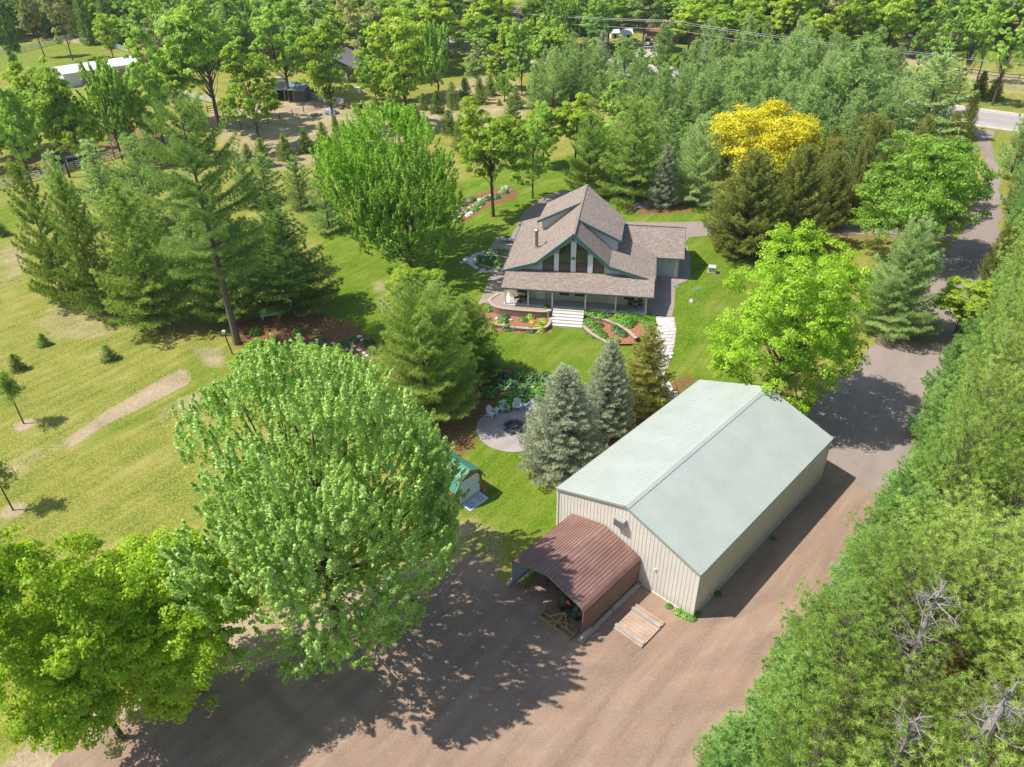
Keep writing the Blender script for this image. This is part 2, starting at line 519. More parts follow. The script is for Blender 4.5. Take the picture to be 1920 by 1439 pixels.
# leaf materials -------------------------------------------------------
M = {}
M['maple'] = mat_leaf('maple_leaf', (.07, .18, .015), (.29, .47, .08), (.60, .73, .31), trans=.45, gloss=.06)
M['lime'] = mat_leaf('lime_leaf', (.12, .21, .012), (.31, .45, .035), (.54, .64, .08), trans=.45, gloss=.04)
M['green'] = mat_leaf('green_leaf', (.10, .22, .02), (.29, .47, .06), (.52, .68, .15), trans=.48, gloss=.04)
M['greendark'] = mat_leaf('dark_leaf', (.05, .14, .02), (.15, .30, .05), (.32, .47, .11), trans=.45, gloss=.04)
M['vivid'] = mat_leaf('vivid_leaf', (.08, .21, .015), (.27, .50, .045), (.54, .74, .14), trans=.48, gloss=.03)
M['sage'] = mat_leaf('sage_leaf', (.12, .19, .05), (.30, .42, .13), (.54, .63, .30), trans=.45, gloss=.04)
M['olive'] = mat_leaf('olive_leaf', (.14, .16, .04), (.34, .36, .12), (.58, .58, .26), trans=.45, gloss=.04)
M['yellow'] = mat_leaf('yellow_leaf', (.50, .42, .02), (.78, .66, .03), (.92, .84, .12), trans=.4, gloss=.03)
M['yellowgreen'] = mat_leaf('yellow_green_leaf', (.14, .24, .01), (.30, .46, .02), (.48, .62, .04))
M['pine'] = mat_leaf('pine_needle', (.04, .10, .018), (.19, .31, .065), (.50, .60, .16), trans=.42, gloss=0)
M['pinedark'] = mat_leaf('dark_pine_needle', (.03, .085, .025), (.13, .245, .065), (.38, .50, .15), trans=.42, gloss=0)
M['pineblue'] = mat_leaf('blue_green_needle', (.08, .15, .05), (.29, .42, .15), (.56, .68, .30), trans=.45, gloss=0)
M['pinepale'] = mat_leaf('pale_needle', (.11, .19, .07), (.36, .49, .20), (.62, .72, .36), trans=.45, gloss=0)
M['bluespruce'] = mat_leaf('blue_spruce_needle', (.08, .10, .07), (.33, .37, .26), (.68, .70, .52), trans=.25, gloss=0, rnd=.1)
M['spruceolive'] = mat_leaf('olive_spruce_needle', (.09, .11, .02), (.31, .32, .07), (.60, .55, .18), trans=.3, gloss=0)
M['cedar'] = mat_leaf('brown_cedar_spray', (.06, .10, .022), (.22, .27, .06), (.54, .50, .16), trans=.38, gloss=0)
M['cedaryellow'] = mat_leaf('yellow_cedar_spray', (.10, .13, .01), (.26, .30, .02), (.42, .42, .05), trans=.1, gloss=.04)
M['redpine'] = mat_leaf('red_pine_needle', (.07, .13, .02), (.30, .43, .085), (.62, .72, .22), trans=.42, gloss=0, rnd=.4)
M['softpine'] = mat_leaf('soft_pine_needle', (.07, .17, .035), (.24, .42, .12), (.44, .60, .22), trans=.42, gloss=0)
M['youngspruce'] = mat_leaf('young_spruce_needle', (.06, .12, .025), (.24, .34, .09), (.46, .54, .18), trans=.35, gloss=0)
M['limebright'] = mat_leaf('bright_lime_leaf', (.15, .26, .012), (.36, .53, .03), (.60, .72, .08), trans=.5, gloss=.04)
M['limedeep'] = mat_leaf('deep_lime_leaf', (.11, .23, .012), (.27, .46, .025), (.50, .66, .07), trans=.48, gloss=.04)
M['bark'] = mat_bark('grey_brown_bark', (.06, .045, .035), (.17, .14, .11))
M['barkpale'] = mat_bark('pale_bark', (.30, .26, .23), (.52, .47, .42))
M['barkpine'] = mat_bark('pine_bark', (.09, .06, .045), (.26, .20, .16))
M['deadwood'] = mat_bark('dead_wood', (.20, .17, .15), (.44, .39, .35))

R = random.Random(5)
PROTO = {}
def proto(key, mats, gen, n=1):
    if key not in PROTO:
        lst = []
        for i in range(n):
            me, bm, h, r = gen(i)
            me.materials.append(M[mats[0]]); bm.materials.append(M[mats[1]])
            lst.append((me, bm, h, r))
        PROTO[key] = lst
    return PROTO[key]
def pine_gen(near, seed, h=13., r=4., **kw):
    if near == 0: a = dict(whorl=.9, nb=10, tuft=.34, width=.05, nblade=18, space=.37, side=.66)
    elif near == 1: a = dict(whorl=1.05, nb=9, tuft=.42, width=.08, nblade=14, space=.48, side=.62)
    else: a = dict(whorl=1.1, nb=8, tuft=.52, width=.15, nblade=9, space=.6, side=.62)
    a.update(rise=.2, droop=.02, prof=.66, base=.05, jag=.45, trunk_r=.17, upt=.75, spread=.8); a.update(kw)
    return conifer(seed, h, r, **a)
def spruce_gen(near, seed, h=10., r=3.2, **kw):
    if near == 0: a = dict(whorl=.36, nb=11, tuft=.24, width=.05, nblade=8, space=.22, side=.42)
    elif near == 1: a = dict(whorl=.42, nb=10, tuft=.34, width=.08, nblade=8, space=.36, side=.42)
    else: a = dict(whorl=.55, nb=9, tuft=.46, width=.15, nblade=6, space=.55, side=.42)
    a.update(rise=.12, droop=.06, prof=.72, base=.03, jag=.22, trunk_r=.15, upt=.4); a.update(kw)
    return conifer(seed, h, r, **a)
def leaf_gen(near, seed, h, r, **kw):
    if near == 0: a = dict(nclump=520, nleaf=95, leaf=.26, clump=.125)
    elif near == 1: a = dict(nclump=300, nleaf=80, leaf=.33, clump=.15)
    else: a = dict(nclump=190, nleaf=60, leaf=.5, clump=.17)
    a.update(cb=.2); a.update(kw)
    return broadleaf(seed, h, r, **a)
def get_proto(kind, dist):
    far = 2 if dist > 125 else (1 if dist > 78 else 0)
    S = {'round': {}, 'shoot': {'style': 'shoot', 'up': .6}, 'flat': {'style': 'flat'}}
    if kind == 'maplebig': return proto(kind, ('maple', 'bark'), lambda i: leaf_gen(0, 3, 21, 8.5, style='shoot', groups=50, gsize=.36, nclump=3300, nleaf=64, leaf=.21, clump=.06, cb=.04, hollow=.12, lumpy=.15, trunk_r=.38, nlimb=18))
    if kind == 'limebig': return proto(kind, ('limebright', 'bark'), lambda i: leaf_gen(0, 11 + i, 14, 4.6, nclump=900, nleaf=72, leaf=.22, clump=.13, cb=.0, hollow=.2, lumpy=.2, nlimb=14, groups=30, gsize=.5, trunk_r=.18), 2)
    if kind == 'limebigr': return proto(kind, ('limedeep', 'bark'), lambda i: leaf_gen(0, 21, 17, 6.4, nclump=620, nleaf=95, leaf=.25, clump=.115, cb=.03, hollow=.35, lumpy=.2, groups=36, gsize=.5, nlimb=20, trunk_r=.28))
    if kind == 'limemed': return proto(kind, ('green', 'bark'), lambda i: leaf_gen(0, 23, 16, 6.4, style='round', groups=28, gsize=.44, nclump=520, nleaf=75, leaf=.30, clump=.14, cb=.05, lumpy=.7, hollow=.35, trunk_r=.3))
    if kind == 'maple': return proto(kind, ('vivid', 'bark'), lambda i: leaf_gen(0, 31, 19, 8.4, style='shoot', groups=36, gsize=.42, nclump=1500, nleaf=64, leaf=.26, clump=.085, cb=.03, lumpy=.32, hollow=.3, trunk_r=.3, top=.8))
    if kind == 'maplepale': return proto(kind, ('green', 'bark'), lambda i: leaf_gen(0, 37, 16, 5.4, style='shoot', groups=24, gsize=.42, nclump=800, nleaf=60, leaf=.27, clump=.09, cb=.06, lumpy=.5, trunk_r=.22))
    if kind == 'bush': return proto(kind, ('green', 'bark'), lambda i: leaf_gen(0, 41 + i, 4.6, 2.3, nclump=170, nleaf=60, leaf=.24, clump=.22, cb=.02, hollow=.3, lumpy=.8, trunk_r=.06, nlimb=8), 2)
    if kind == 'tallpine': return proto(kind, ('pinedark', 'barkpine'), lambda i: conifer(7, 25.8, 4.8, base=.36, whorl=1.35, nb=8, tuft=.42, width=.055, nblade=20, space=.42, side=.7, rise=.10, droop=.03, prof=.6, trunk_r=.42, jag=.7, thin=.2, upt=.9, bluff=.8, spread=.8))
    if kind == 'pinemid': return proto(kind, ('pine', 'barkpine'), lambda i: pine_gen(0, 57, 13., 4.6, prof=.36, whorl=.95, jag=.4))
    if kind in ('pine', 'pinedark'): return proto((kind, far), (kind, 'barkpine'), lambda i: pine_gen(far, 50 + i), 3)
    if kind == 'pineblue': return proto((kind, far), (kind, 'barkpine'), lambda i: pine_gen(far, 60 + i, 10., 2.9, prof=.62), 4)
    if kind == 'pinebluebig': return proto(kind, ('pinepale', 'barkpine'), lambda i: pine_gen(0, 66, 13., 3.9, prof=.6))
    if kind == 'pinepale': return proto((kind, far), ('pinepale', 'barkpine'), lambda i: pine_gen(far, 68 + i, 13., 4.5, thin=.1, prof=.6), 2)
    if kind == 'spruceblueN': return proto(kind, ('bluespruce', 'bark'), lambda i: spruce_gen(0, 70 + i, 10, 3.3), 2)
    if kind == 'spruceblue': return proto((kind, far), ('bluespruce', 'bark'), lambda i: spruce_gen(far, 73 + i, 9, 2.4), 1)
    if kind == 'spruceolive': return proto(kind, ('spruceolive', 'bark'), lambda i: spruce_gen(0, 76, 9.5, 2.8, whorl=.5, jag=.35))
    if kind == 'sprucedark': return proto((kind, far), ('pinedark', 'bark'), lambda i: spruce_gen(far, 78 + i, 12, 2.7), 2)
    if kind == 'cedar': return proto((kind, far), ('cedar', 'bark'), lambda i: spruce_gen(far, 80 + i, 13, 4., prof=.55, rise=.3, jag=.35), 2)
    if kind == 'cedaryellow': return proto(kind, ('cedaryellow', 'bark'), lambda i: spruce_gen(1, 84 + i, 5, 1.6, tuft=.3, space=.25), 2)
    if kind == 'youngspruce': return proto(kind, ('youngspruce', 'bark'), lambda i: spruce_gen(1, 88 + i, 4.5, 1.5, whorl=.42, tuft=.34, width=.06, space=.3, jag=.5, trunk_r=.06), 3)
    if kind == 'yellow': return proto(kind, ('yellow', 'bark'), lambda i: leaf_gen(1, 91, 12, 6.9, style='flat', groups=26, gsize=.48, nclump=480, nleaf=60, leaf=.36, clump=.13))
    if kind == 'oak': return proto(kind, ('green', 'bark'), lambda i: leaf_gen(2, 93 + i, 18, 4., cb=.34, nclump=90, nleaf=50, hollow=.3, trunk_r=.3), 2)
    if kind in ('bare',): return proto(kind, ('sage', 'barkpale'), lambda i: leaf_gen(2, 95 + i, 10, 3., nclump=40, nleaf=14, leaf=.4, hollow=.3, nlimb=30, trunk_r=.16), 2)
    if kind == 'lime': return proto((kind, far), ('lime', 'bark'), lambda i: leaf_gen(far, 100 + i, 15, 4.6, style='round', trunk_r=.24, lumpy=.7, hollow=.35), 4)
    if kind == 'green': return proto((kind, far), ('green', 'bark'), lambda i: leaf_gen(far, 110 + i, 15, 4.6, style='shoot' if i == 3 else 'round', trunk_r=.24, lumpy=.7, hollow=.35), 4)
    return proto((kind, far), (kind, 'bark'), lambda i: leaf_gen(far, 120 + i, 14, 4.8, trunk_r=.22, lumpy=.7, hollow=.35), 2)

cnt = {}
def place_tree(kind, x, y, h, r, name, label, cat, group=None, rz=None):
    dist = math.sqrt(x * x + y * y + 900)
    lst = get_proto(kind, dist)
    i = cnt.get(kind, 0); cnt[kind] = i + 1
    me, bm, h0, r0 = lst[i % len(lst)]
    s = (r / r0, r / r0, h / h0)
    o = empty(name, (x, y, float(hz(x, y)) - .05), ((x * 12.9898 + y * 78.233) % 6.28) if rz is None else rz)
    o.scale = s
    tag(o, label, cat, group)
    for nm, m in (('crown', me), ('trunk', bm)):
        c = bpy.data.objects.new(nm, m); C.link(c); c.parent = o
    return o
STRIP = 53.4
# ------------------------------------------------------------------ ground with real variation of its cover
def gp(pts): return np.array([G(x, y)[:2] for x, y in pts])
def poly_mask(X, Y, poly, blur):
    x0, y0 = poly.min(0) - blur * 2; x1, y1 = poly.max(0) + blur * 2
    out = np.zeros(X.shape)
    m = (X > x0) & (X < x1) & (Y > y0) & (Y < y1)
    px, py = X[m], Y[m]
    inside = np.zeros(px.shape, bool); dmin = np.full(px.shape, 1e9)
    n = len(poly)
    for i in range(n):
        ax, ay = poly[i]; bx, by = poly[(i + 1) % n]
        if ay != by:
            c = ((ay > py) != (by > py)) & (px < (bx - ax) * (py - ay) / (by - ay) + ax)
            inside ^= c
        dx, dy = bx - ax, by - ay
        t = np.clip(((px - ax) * dx + (py - ay) * dy) / (dx * dx + dy * dy + 1e-9), 0, 1)
        dmin = np.minimum(dmin, np.hypot(px - ax - t * dx, py - ay - t * dy))
    sd = np.where(inside, dmin, -dmin)
    out[m] = sstep((sd + blur) / (2 * blur))
    return out
def grow(a, step, g, end):
    out = [a]; s = step
    while abs(out[-1]) < abs(end): out.append(out[-1] + s); s *= g
    return out[1:]
xs = np.array(grow(-80, -.8, 1.12, -4500)[::-1] + list(np.arange(-80, 80.1, .42)) + grow(80, .8, 1.12, 4500))
ys = np.array([-400, -200, -100, -50, -20, 0] + list(np.arange(8, 112, .42)) + list(np.arange(112, 245, 1.0)) + grow(245, 1.5, 1.12, 5500))
GX, GY = np.meshgrid(xs, ys)
lush = np.zeros(GX.shape); sand = lush.copy(); mulch = lush.copy()
def paint(a, pts, val, blur, world=False):
    m = poly_mask(GX, GY, np.array(pts, float) if world else gp(pts), blur) * val
    np.maximum(a, m, out=a)
def disc(a, px, py, r, val, blur):
    x, y, _ = G(px, py); m = sstep((r + blur - np.hypot(GX - x, GY - y)) / (2 * blur)) * val
    np.maximum(a, m, out=a)
# watered lawn round the house
paint(lush, [(600, 430), (850, 345), (1080, 290), (1340, 285), (1345, 470), (1420, 520), (1420, 760), (1300, 760), (1240, 900), (1050, 1015), (960, 1010), (870, 965), (850, 830), (720, 780), (690, 650), (620, 600)], 1, 2.5)
paint(lush, [(560, 390), (640, 380), (640, 430), (600, 470)], .8, 3)
paint(lush, [(340, 660), (400, 640), (470, 680), (470, 760), (380, 760), (250, 800), (160, 850), (150, 830), (300, 755), (362, 722)], .5, .8)
paint(lush, [(-60, 395), (40, 385), (40, 430), (-60, 450)], .9, 2)
paint(lush, [(1850, 262), (1900, 262), (1960, 420), (1900, 470), (1868, 400), (1880, 330)], .45, 1.5)
paint(lush, [(860, 95), (905, 95), (905, 150), (850, 150)], .7, 3)
paint(lush, [(0, 85), (240, 70), (230, 125), (100, 135), (-40, 160), (-60, 110)], .55, 6)
paint(lush, [(1130, 80), (1400, 90), (1380, 135), (1130, 120)], .8, 4)
paint(lush, [(1750, 40), (2050, 60), (2050, 135), (1760, 110)], .75, 4)
paint(lush, [(1830, 180), (1930, 200), (1890, 210), (1822, 200)], .5, 2)
# sandy and bare places
paint(sand, [(388, 215), (480, 205), (560, 185), (640, 200), (700, 215), (790, 185), (830, 170), (900, 140), (975, 150), (1005, 200), (985, 230), (940, 245), (860, 232), (760, 270), (640, 300), (500, 325), (440, 300), (395, 250)], .62, 3)
paint(sand, [(380, 240), (395, 205), (430, 198), (560, 190), (645, 182), (640, 198), (600, 212), (520, 228), (440, 243)], .95, 1.2)
paint(sand, [(120, 824), (200, 770), (300, 710), (338, 692), (353, 694), (360, 705), (352, 722), (300, 748), (200, 797), (130, 842)], .8, .35)
paint(sand, [(-60, 900), (40, 850), (130, 815), (140, 835), (60, 880), (-60, 950)], .4, 1.0)
paint(sand, [(290, 770), (330, 745), (385, 735), (390, 755), (330, 785), (290, 800)], .5, 1.0)
disc(sand, 45, 797, 1.0, .9, .5); disc(sand, 25, 958, 1.0, .9, .5)
paint(sand, [(345, 650), (420, 650), (425, 690), (385, 690)], .6, 1)
paint(sand, [(0, 460), (50, 460), (60, 500), (0, 540)], .6, 2)
paint(sand, [(90, 570), (150, 580), (230, 610), (210, 640), (100, 640), (60, 610)], .5, 2)
paint(sand, [(690, 530), (740, 520), (735, 590), (715, 600)], .45, 1.2)
paint(sand, [(-40, 1470), (60, 1390), (200, 1330), (350, 1280), (500, 1190), (640, 1230), (620, 1275), (530, 1330), (500, 1380), (470, 1500)], .95, 1.2)
paint(sand, [(-80, 1560), (40, 1410), (160, 1330), (300, 1240), (450, 1150), (600, 1130), (760, 1060), (850, 1030), (860, 1100), (700, 1260), (560, 1560)], 1.0, .9)
paint(sand, [(840, 990), (880, 965), (960, 1000), (930, 1090), (820, 1110)], .45, 1.0)
paint(sand, [(985, 850), (1040, 880), (1045, 930), (1000, 900)], .5, .8)
paint(sand, [(1640, 85), (1760, 95), (1770, 130), (1640, 120)], .6, 3)
paint(sand, [(1770, 125), (1930, 140), (1960, 180), (1890, 175), (1780, 140)], .55, 2)
paint(sand, [(130, 65), (190, 68), (200, 85), (120, 80)], .9, 3)
# bark mulch and needle litter
paint(mulch, [(848, 400), (870, 372), (930, 352), (975, 358), (965, 375), (900, 397), (862, 428)], 1, .5)
paint(mulch, [(440, 605), (560, 575), (650, 600), (720, 650), (760, 690), (740, 740), (690, 735), (600, 690), (500, 670), (440, 650)], .95, .8)
paint(mulch, [(900, 690), (960, 688), (1030, 700), (1070, 730), (1020, 765), (960, 775), (900, 800), (870, 780)], .9, .5)
paint(mulch, [(780, 760), (890, 740), (900, 830), (860, 870), (790, 850)], .7, 1)
paint(mulch, [(1000, 150), (1100, 145), (1340, 165), (1500, 200), (1480, 225), (1330, 220), (1200, 225), (1050, 185)], .7, 3)
paint(mulch, [(0, 300), (240, 230), (330, 250), (340, 280), (160, 310), (0, 355)], .55, 3)
paint(mulch, [(1140, 368), (1210, 385), (1300, 380), (1300, 400), (1200, 405)], .7, 1)
paint(mulch, [(60, 520), (160, 560), (260, 590), (380, 600), (500, 590), (620, 560), (600, 600), (480, 625), (330, 640), (180, 600)], .45, 1.5)
paint(mulch, [(1330, 380), (1640, 380), (1780, 440), (1640, 470), (1500, 480), (1400, 500)], .5, 2)
paint(mulch, [(1085, 840), (1170, 760), (1290, 700), (1310, 715), (1080, 900), (1050, 900)], .7, .6)
# under the pine plantation on the right
edge_px = [(1905, 250), (1890, 330), (1880, 420), (1850, 500), (1815, 580), (1770, 640), (1720, 730), (1685, 800), (1660, 880), (1620, 960), (1560, 1060), (1480, 1160), (1440, 1240), (1360, 1340), (1340, 1460)]
paint(mulch, [tuple(p) for p in gp(edge_px)] + [(12, -10), (120, -10), (150, 140)], .6, .8, world=True)
NXg, NYg = len(xs), len(ys)
V = np.stack([GX, GY, hz(GX, GY)], -1).reshape(-1, 3)
ii = np.arange(NXg * NYg).reshape(NYg, NXg)
F = np.stack([ii[:-1, :-1], ii[:-1, 1:], ii[1:, 1:], ii[1:, :-1]], -1).reshape(-1, 4)
gme = np_mesh('ground', V, F)
for nm, a in (('lush', lush), ('sand', sand), ('mulch', mulch)):
    at = gme.attributes.new(nm, 'FLOAT', 'POINT'); at.data.foreach_set('value', a.astype(np.float32).ravel())
gme.polygons.foreach_set('use_smooth', [True] * len(gme.polygons))

n = NT('ground_cover')
v = n.coord('Object'); vs = n.streak(9.0, .8, STRIP)
big = n.noise(v, .055, 4, .6); med = n.noise(v, .28, 6, .7); fine = n.noise(v, 4.5, 4, .7); tiny = n.noise(v, 13, 2, .7); strk = n.noise(vs, 1.0, 4, .55)
grass = n.ramp(n.math('ADD', n.math('MULTIPLY', med, .55), n.math('MULTIPLY', strk, .45)), [(.38, (.12, .185, .016)), (.46, (.20, .235, .026)), (.53, (.285, .28, .048)), (.62, (.41, .36, .12))])
grass = n.mix(n.mr(fine, .46, .6, 0, .75), grass, (.47, .42, .13))
grass = n.mix(n.mr(tiny, .48, .62, 0, .75), grass, (.12, .155, .02))
lawn = n.ramp(n.math('ADD', n.math('MULTIPLY', med, .6), n.math('MULTIPLY', strk, .4)), [(.38, (.08, .165, .006)), (.5, (.14, .225, .014)), (.62, (.26, .28, .055))])
lawn = n.mix(n.mr(fine, .46, .6, 0, .55), lawn, (.30, .36, .05))
lawn = n.mix(n.mr(tiny, .48, .62, 0, .6), lawn, (.06, .135, .008))
def mask(name, soft=.35):
    a = n.attr(name).outputs['Fac']
    return n.mr(n.math('ADD', a, n.math('MULTIPLY', n.math('SUBTRACT', n.math('ADD', n.math('MULTIPLY', med, .5), n.math('MULTIPLY', fine, .5)), .5), 1.3)), .5 - soft, .5 + soft)
c = n.mix(mask('lush'), grass, lawn)
sandc = n.ramp(n.math('ADD', n.math('MULTIPLY', med, .5), n.math('MULTIPLY', fine, .5)), [(.35, (.33, .235, .15)), (.52, (.49, .37, .25)), (.68, (.63, .50, .36))])
c = n.mix(n.math('MULTIPLY', mask('sand', .25), .85), c, sandc)
mul = n.ramp(n.math('ADD', n.math('MULTIPLY', fine, .6), n.math('MULTIPLY', tiny, .4)), [(.36, (.09, .042, .022)), (.52, (.27, .12, .065)), (.68, (.46, .26, .16))])
c = n.mix(n.math('MULTIPLY', mask('mulch', .25), .9), c, mul)
n.bsdf(c, .95, 0, n.bump(n.math('ADD', fine, n.math('MULTIPLY', tiny, .8)), .9, .12), spec=.1)
ground = link('ground', gme, n.m)
tag(ground, kind='structure')

# ------------------------------------------------------------------ sheets laid on the ground
def sheet(name, poly, mat, off=.03, cell=1.0, jit=.0, seg=.8, kind='structure', parent=None, fixed_z=None):
    poly = [Vector((p[0], p[1])) for p in poly]
    ring = []
    for i in range(len(poly)):
        a, b = poly[i], poly[(i + 1) % len(poly)]
        k = max(1, int((b - a).length / seg))
        nn = Vector((-(b - a).y, (b - a).x)); nn = nn / max(nn.length, 1e-6)
        for j in range(k):
            p = a.lerp(b, j / k)
            if jit and j: p = p + nn * (mnoise.noise(Vector((p.x * 1.3, p.y * 1.3, 0))) * jit * 1.6 + mnoise.noise(Vector((p.x * .3, p.y * .3, 7))) * jit * 2)
            ring.append(p)
    arr = np.array([tuple(p) for p in ring])
    x0, y0 = arr.min(0); x1, y1 = arr.max(0)
    gx, gy = np.meshgrid(np.arange(x0 + cell / 2, x1, cell), np.arange(y0 + cell / 2, y1, cell))
    m = poly_mask(gx, gy, arr, cell * .3) > .98
    pts = ring + [Vector((a, b)) for a, b in zip(gx[m], gy[m])]
    N = len(ring)
    vv, ee, ff, _, _, _ = delaunay_2d_cdt(pts, [(i, (i + 1) % N) for i in range(N)], [list(range(N))], 1, 1e-4)
    z = hz(np.array([p.x for p in vv]), np.array([p.y for p in vv])) + off if fixed_z is None else np.full(len(vv), fixed_z)
    me = bpy.data.meshes.new(name)
    me.from_pydata([(p.x, p.y, float(q)) for p, q in zip(vv, z)], [], [tuple(f) for f in ff]); me.update(); auto_uv(me)
    o = link(name, me, mat, parent)
    if kind: tag(o, kind=kind)
    return o

# gravel yard
n = NT('gravel'); v = n.coord('Object'); vs = n.streak(8.0, 1.1, 48)
big = n.noise(v, .09, 4, .6); med = n.noise(v, .7, 5, .65); fine = n.noise(v, 9, 4, .75); st = n.noise(vs, 1.0, 4, .55, .3)
c = n.ramp(n.math('ADD', n.math('MULTIPLY', big, .5), n.math('MULTIPLY', st, .5)), [(.38, (.20, .14, .10)), (.46, (.265, .182, .132)), (.53, (.325, .222, .155)), (.62, (.40, .285, .205))])
c = n.mix(n.mr(med, .45, .66, 0, .6), c, (.34, .195, .125))
wv = n.new('ShaderNodeTexWave', wave_type='RINGS', rings_direction='Z'); mp = n.new('ShaderNodeMapping'); n.L(v, mp.inputs[0]); mp.inputs['Location'].default_value = (-8, -52, 0)
n.L(mp.outputs[0], wv.inputs['Vector']); wv.inputs['Scale'].default_value = .11; wv.inputs['Distortion'].default_value = 2.5; wv.inputs['Detail'].default_value = 4; wv.inputs['Detail Scale'].default_value = .6
trk = n.math('MULTIPLY', n.mr(wv.outputs['Fac'], .55, .95), n.mr(big, .42, .6))
c = n.mix(n.math('MULTIPLY', trk, .45), c, (.17, .12, .095))
c = n.mix(n.mr(n.noise(v, 2.6, 3, .6), .60, .72, 0, .3), c, (.48, .38, .29))
c = n.mix(n.mr(fine, .42, .66, .0, .45), c, (.44, .33, .25))
c = n.mix(n.mr(n.noise(v, 21, 2, .7), .5, .75, 0, .6), c, (.13, .09, .07))
n.bsdf(c, .95, 0, n.bump(fine, .6, .05), spec=.15)
M['gravel'] = n.m
n = NT('asphalt'); v = n.coord('Object'); vs = n.streak(9.0, 1.0, 60)
big = n.noise(v, .12, 4); fine = n.noise(v, 12, 3, .7); st = n.noise(vs, .6, 4, .55)
c = n.ramp(n.math('ADD', n.math('MULTIPLY', big, .5), n.math('MULTIPLY', st, .5)), [(.36, (.225, .18, .158)), (.5, (.28, .222, .195)), (.66, (.335, .27, .232))])
c = n.mix(n.mr(fine, .3, .75, 0, .45), c, (.32, .255, .22))
vo = n.new('ShaderNodeTexVoronoi', feature='DISTANCE_TO_EDGE'); n.L(n.coord('Object', (.13, .13, .13)), vo.inputs['Vector'])
crack = n.math('MULTIPLY', n.mr(vo.outputs[0], 0, .012, 1, 0), n.mr(big, .45, .55))
c = n.mix(n.math('MULTIPLY', crack, .6), c, (.10, .085, .08))
n.bsdf(c, .93, 0, n.bump(fine, .3, .02), spec=.15)
M['asphalt'] = n.m
def mat_concrete(name, c1, c2, joint=0.):
    n = NT(name); v = n.coord('Object')
    a = n.noise(v, .8, 5, .6); f = n.noise(v, 9, 4, .7)
    c = n.mix(n.mr(a, .35, .65), c1, c2)
    c = n.mix(n.mr(f, .35, .75, 0, .4), c, tuple(x * .72 for x in c1))
    n.bsdf(c, .85, 0, n.bump(f, .25, .01), spec=.2)
    return n.m
M['walk'] = mat_concrete('stamped_concrete', (.30, .235, .19), (.38, .31, .26))
M['patio'] = mat_concrete('patio_concrete', (.33, .29, .27), (.42, .37, .34))
M['white_conc'] = mat_concrete('pale_concrete', (.60, .57, .53), (.68, .65, .61))

yard = [(-40, 1560), (110, 1420), (260, 1330), (420, 1260), (560, 1215), (700, 1140), (800, 1080), (850, 1035), (890, 1040), (930, 1090), (990, 1110), (1040, 1010), (1300, 860), (1560, 770), (1700, 790), (1720, 900), (1720, 1100), (1720, 1300), (1600, 1520)]
sheet('gravel_yard', gp(yard), M['gravel'], .012, 1.6, .55)
drive = [(1822, 244), (1838, 270), (1846, 300), (1840, 350), (1812, 420), (1775, 470), (1730, 530), (1670, 600), (1600, 690), (1530, 760), (1500, 800), (1565, 870), (1640, 925), (1720, 860), (1740, 760), (1790, 680), (1850, 590), (1870, 490), (1878, 400), (1874, 330), (1862, 290), (1858, 262), (1870, 244)]
sheet('driveway', gp(drive), M['asphalt'], .03, 1.6, .32)
loop1 = [(944, 479), (962, 435), (984, 396), (1015, 372), (1053, 357), (1075, 362), (1060, 390), (1030, 420), (1000, 470), (972, 500), (948, 497)]
sheet('driveway_loop', gp(loop1), M['asphalt'], .025, 1.0, .08)
loop2 = [(1060, 400), (1175, 417), (1325, 417), (1430, 418), (1600, 414), (1790, 428), (1780, 452), (1600, 441), (1430, 442), (1326, 443), (1292, 446), (1284, 462), (1286, 480), (1240, 480), (1060, 470)]
sheet('driveway_court', gp(loop2), M['asphalt'], .030, 1.2, .1)
lane = [(1180, 382), (1240, 371), (1300, 369), (1345, 374), (1420, 392), (1500, 417), (1440, 419), (1345, 388), (1290, 381), (1200, 392)]
sheet('back_lane', gp(lane), M['asphalt'], .020, 1.2, .1)
hA, hB = Vector(G(1853, 222)[:2]), Vector(G(862, 86)[:2])
# highway
hd = (hB - hA).normalized(); hn = Vector((-hd.y, hd.x))
def road_pts(w, off, t0, t1, k=30):
    pts = []
    for i in range(k + 1):
        t = t0 + (t1 - t0) * i / k
        q = hA + hd * t + hn * off
        pts.append(q)
    return pts
def strip(name, off, w, t0, t1, mat, z):
    a = [hA + hd * t0 + hn * (off - w / 2), hA + hd * t1 + hn * (off - w / 2), hA + hd * t1 + hn * (off + w / 2), hA + hd * t0 + hn * (off + w / 2)]
    o = MB().quad(*[(p.x, p.y, z) for p in a]).build(name, mat); tag(o, kind='structure'); return o
M['road'] = mat_plain('highway_asphalt', (.36, .32, .31), .9, var=.08, scale=.3)
M['line_white'] = mat_plain('road_paint_white', (.72, .70, .66), .8, var=.06)
M['line_yellow'] = mat_plain('road_paint_yellow', (.66, .40, .12), .8, var=.06)
M['shoulder'] = mat_plain('shoulder_gravel', (.52, .45, .38), .95, var=.15, scale=1)
HL = (hB - hA).length
strip('highway_shoulder', 0, 14.5, -260, HL + 300, M['shoulder'], .02)
strip('highway', 0, 10.4, -260, HL + 300, M['road'], .035)
strip('edge_line', 4.3, .22, -260, HL + 300, M['line_white'], .045)
strip('edge_line', -4.3, .22, -260, HL + 300, M['line_white'], .045)
strip('center_line', 0, .26, -260, HL + 300, M['line_yellow'], .045)
sheet('far_driveway', gp([(1185, 108), (1196, 92), (1212, 85), (1232, 84), (1240, 92), (1228, 108)]), M['shoulder'], .05, 3, .3)
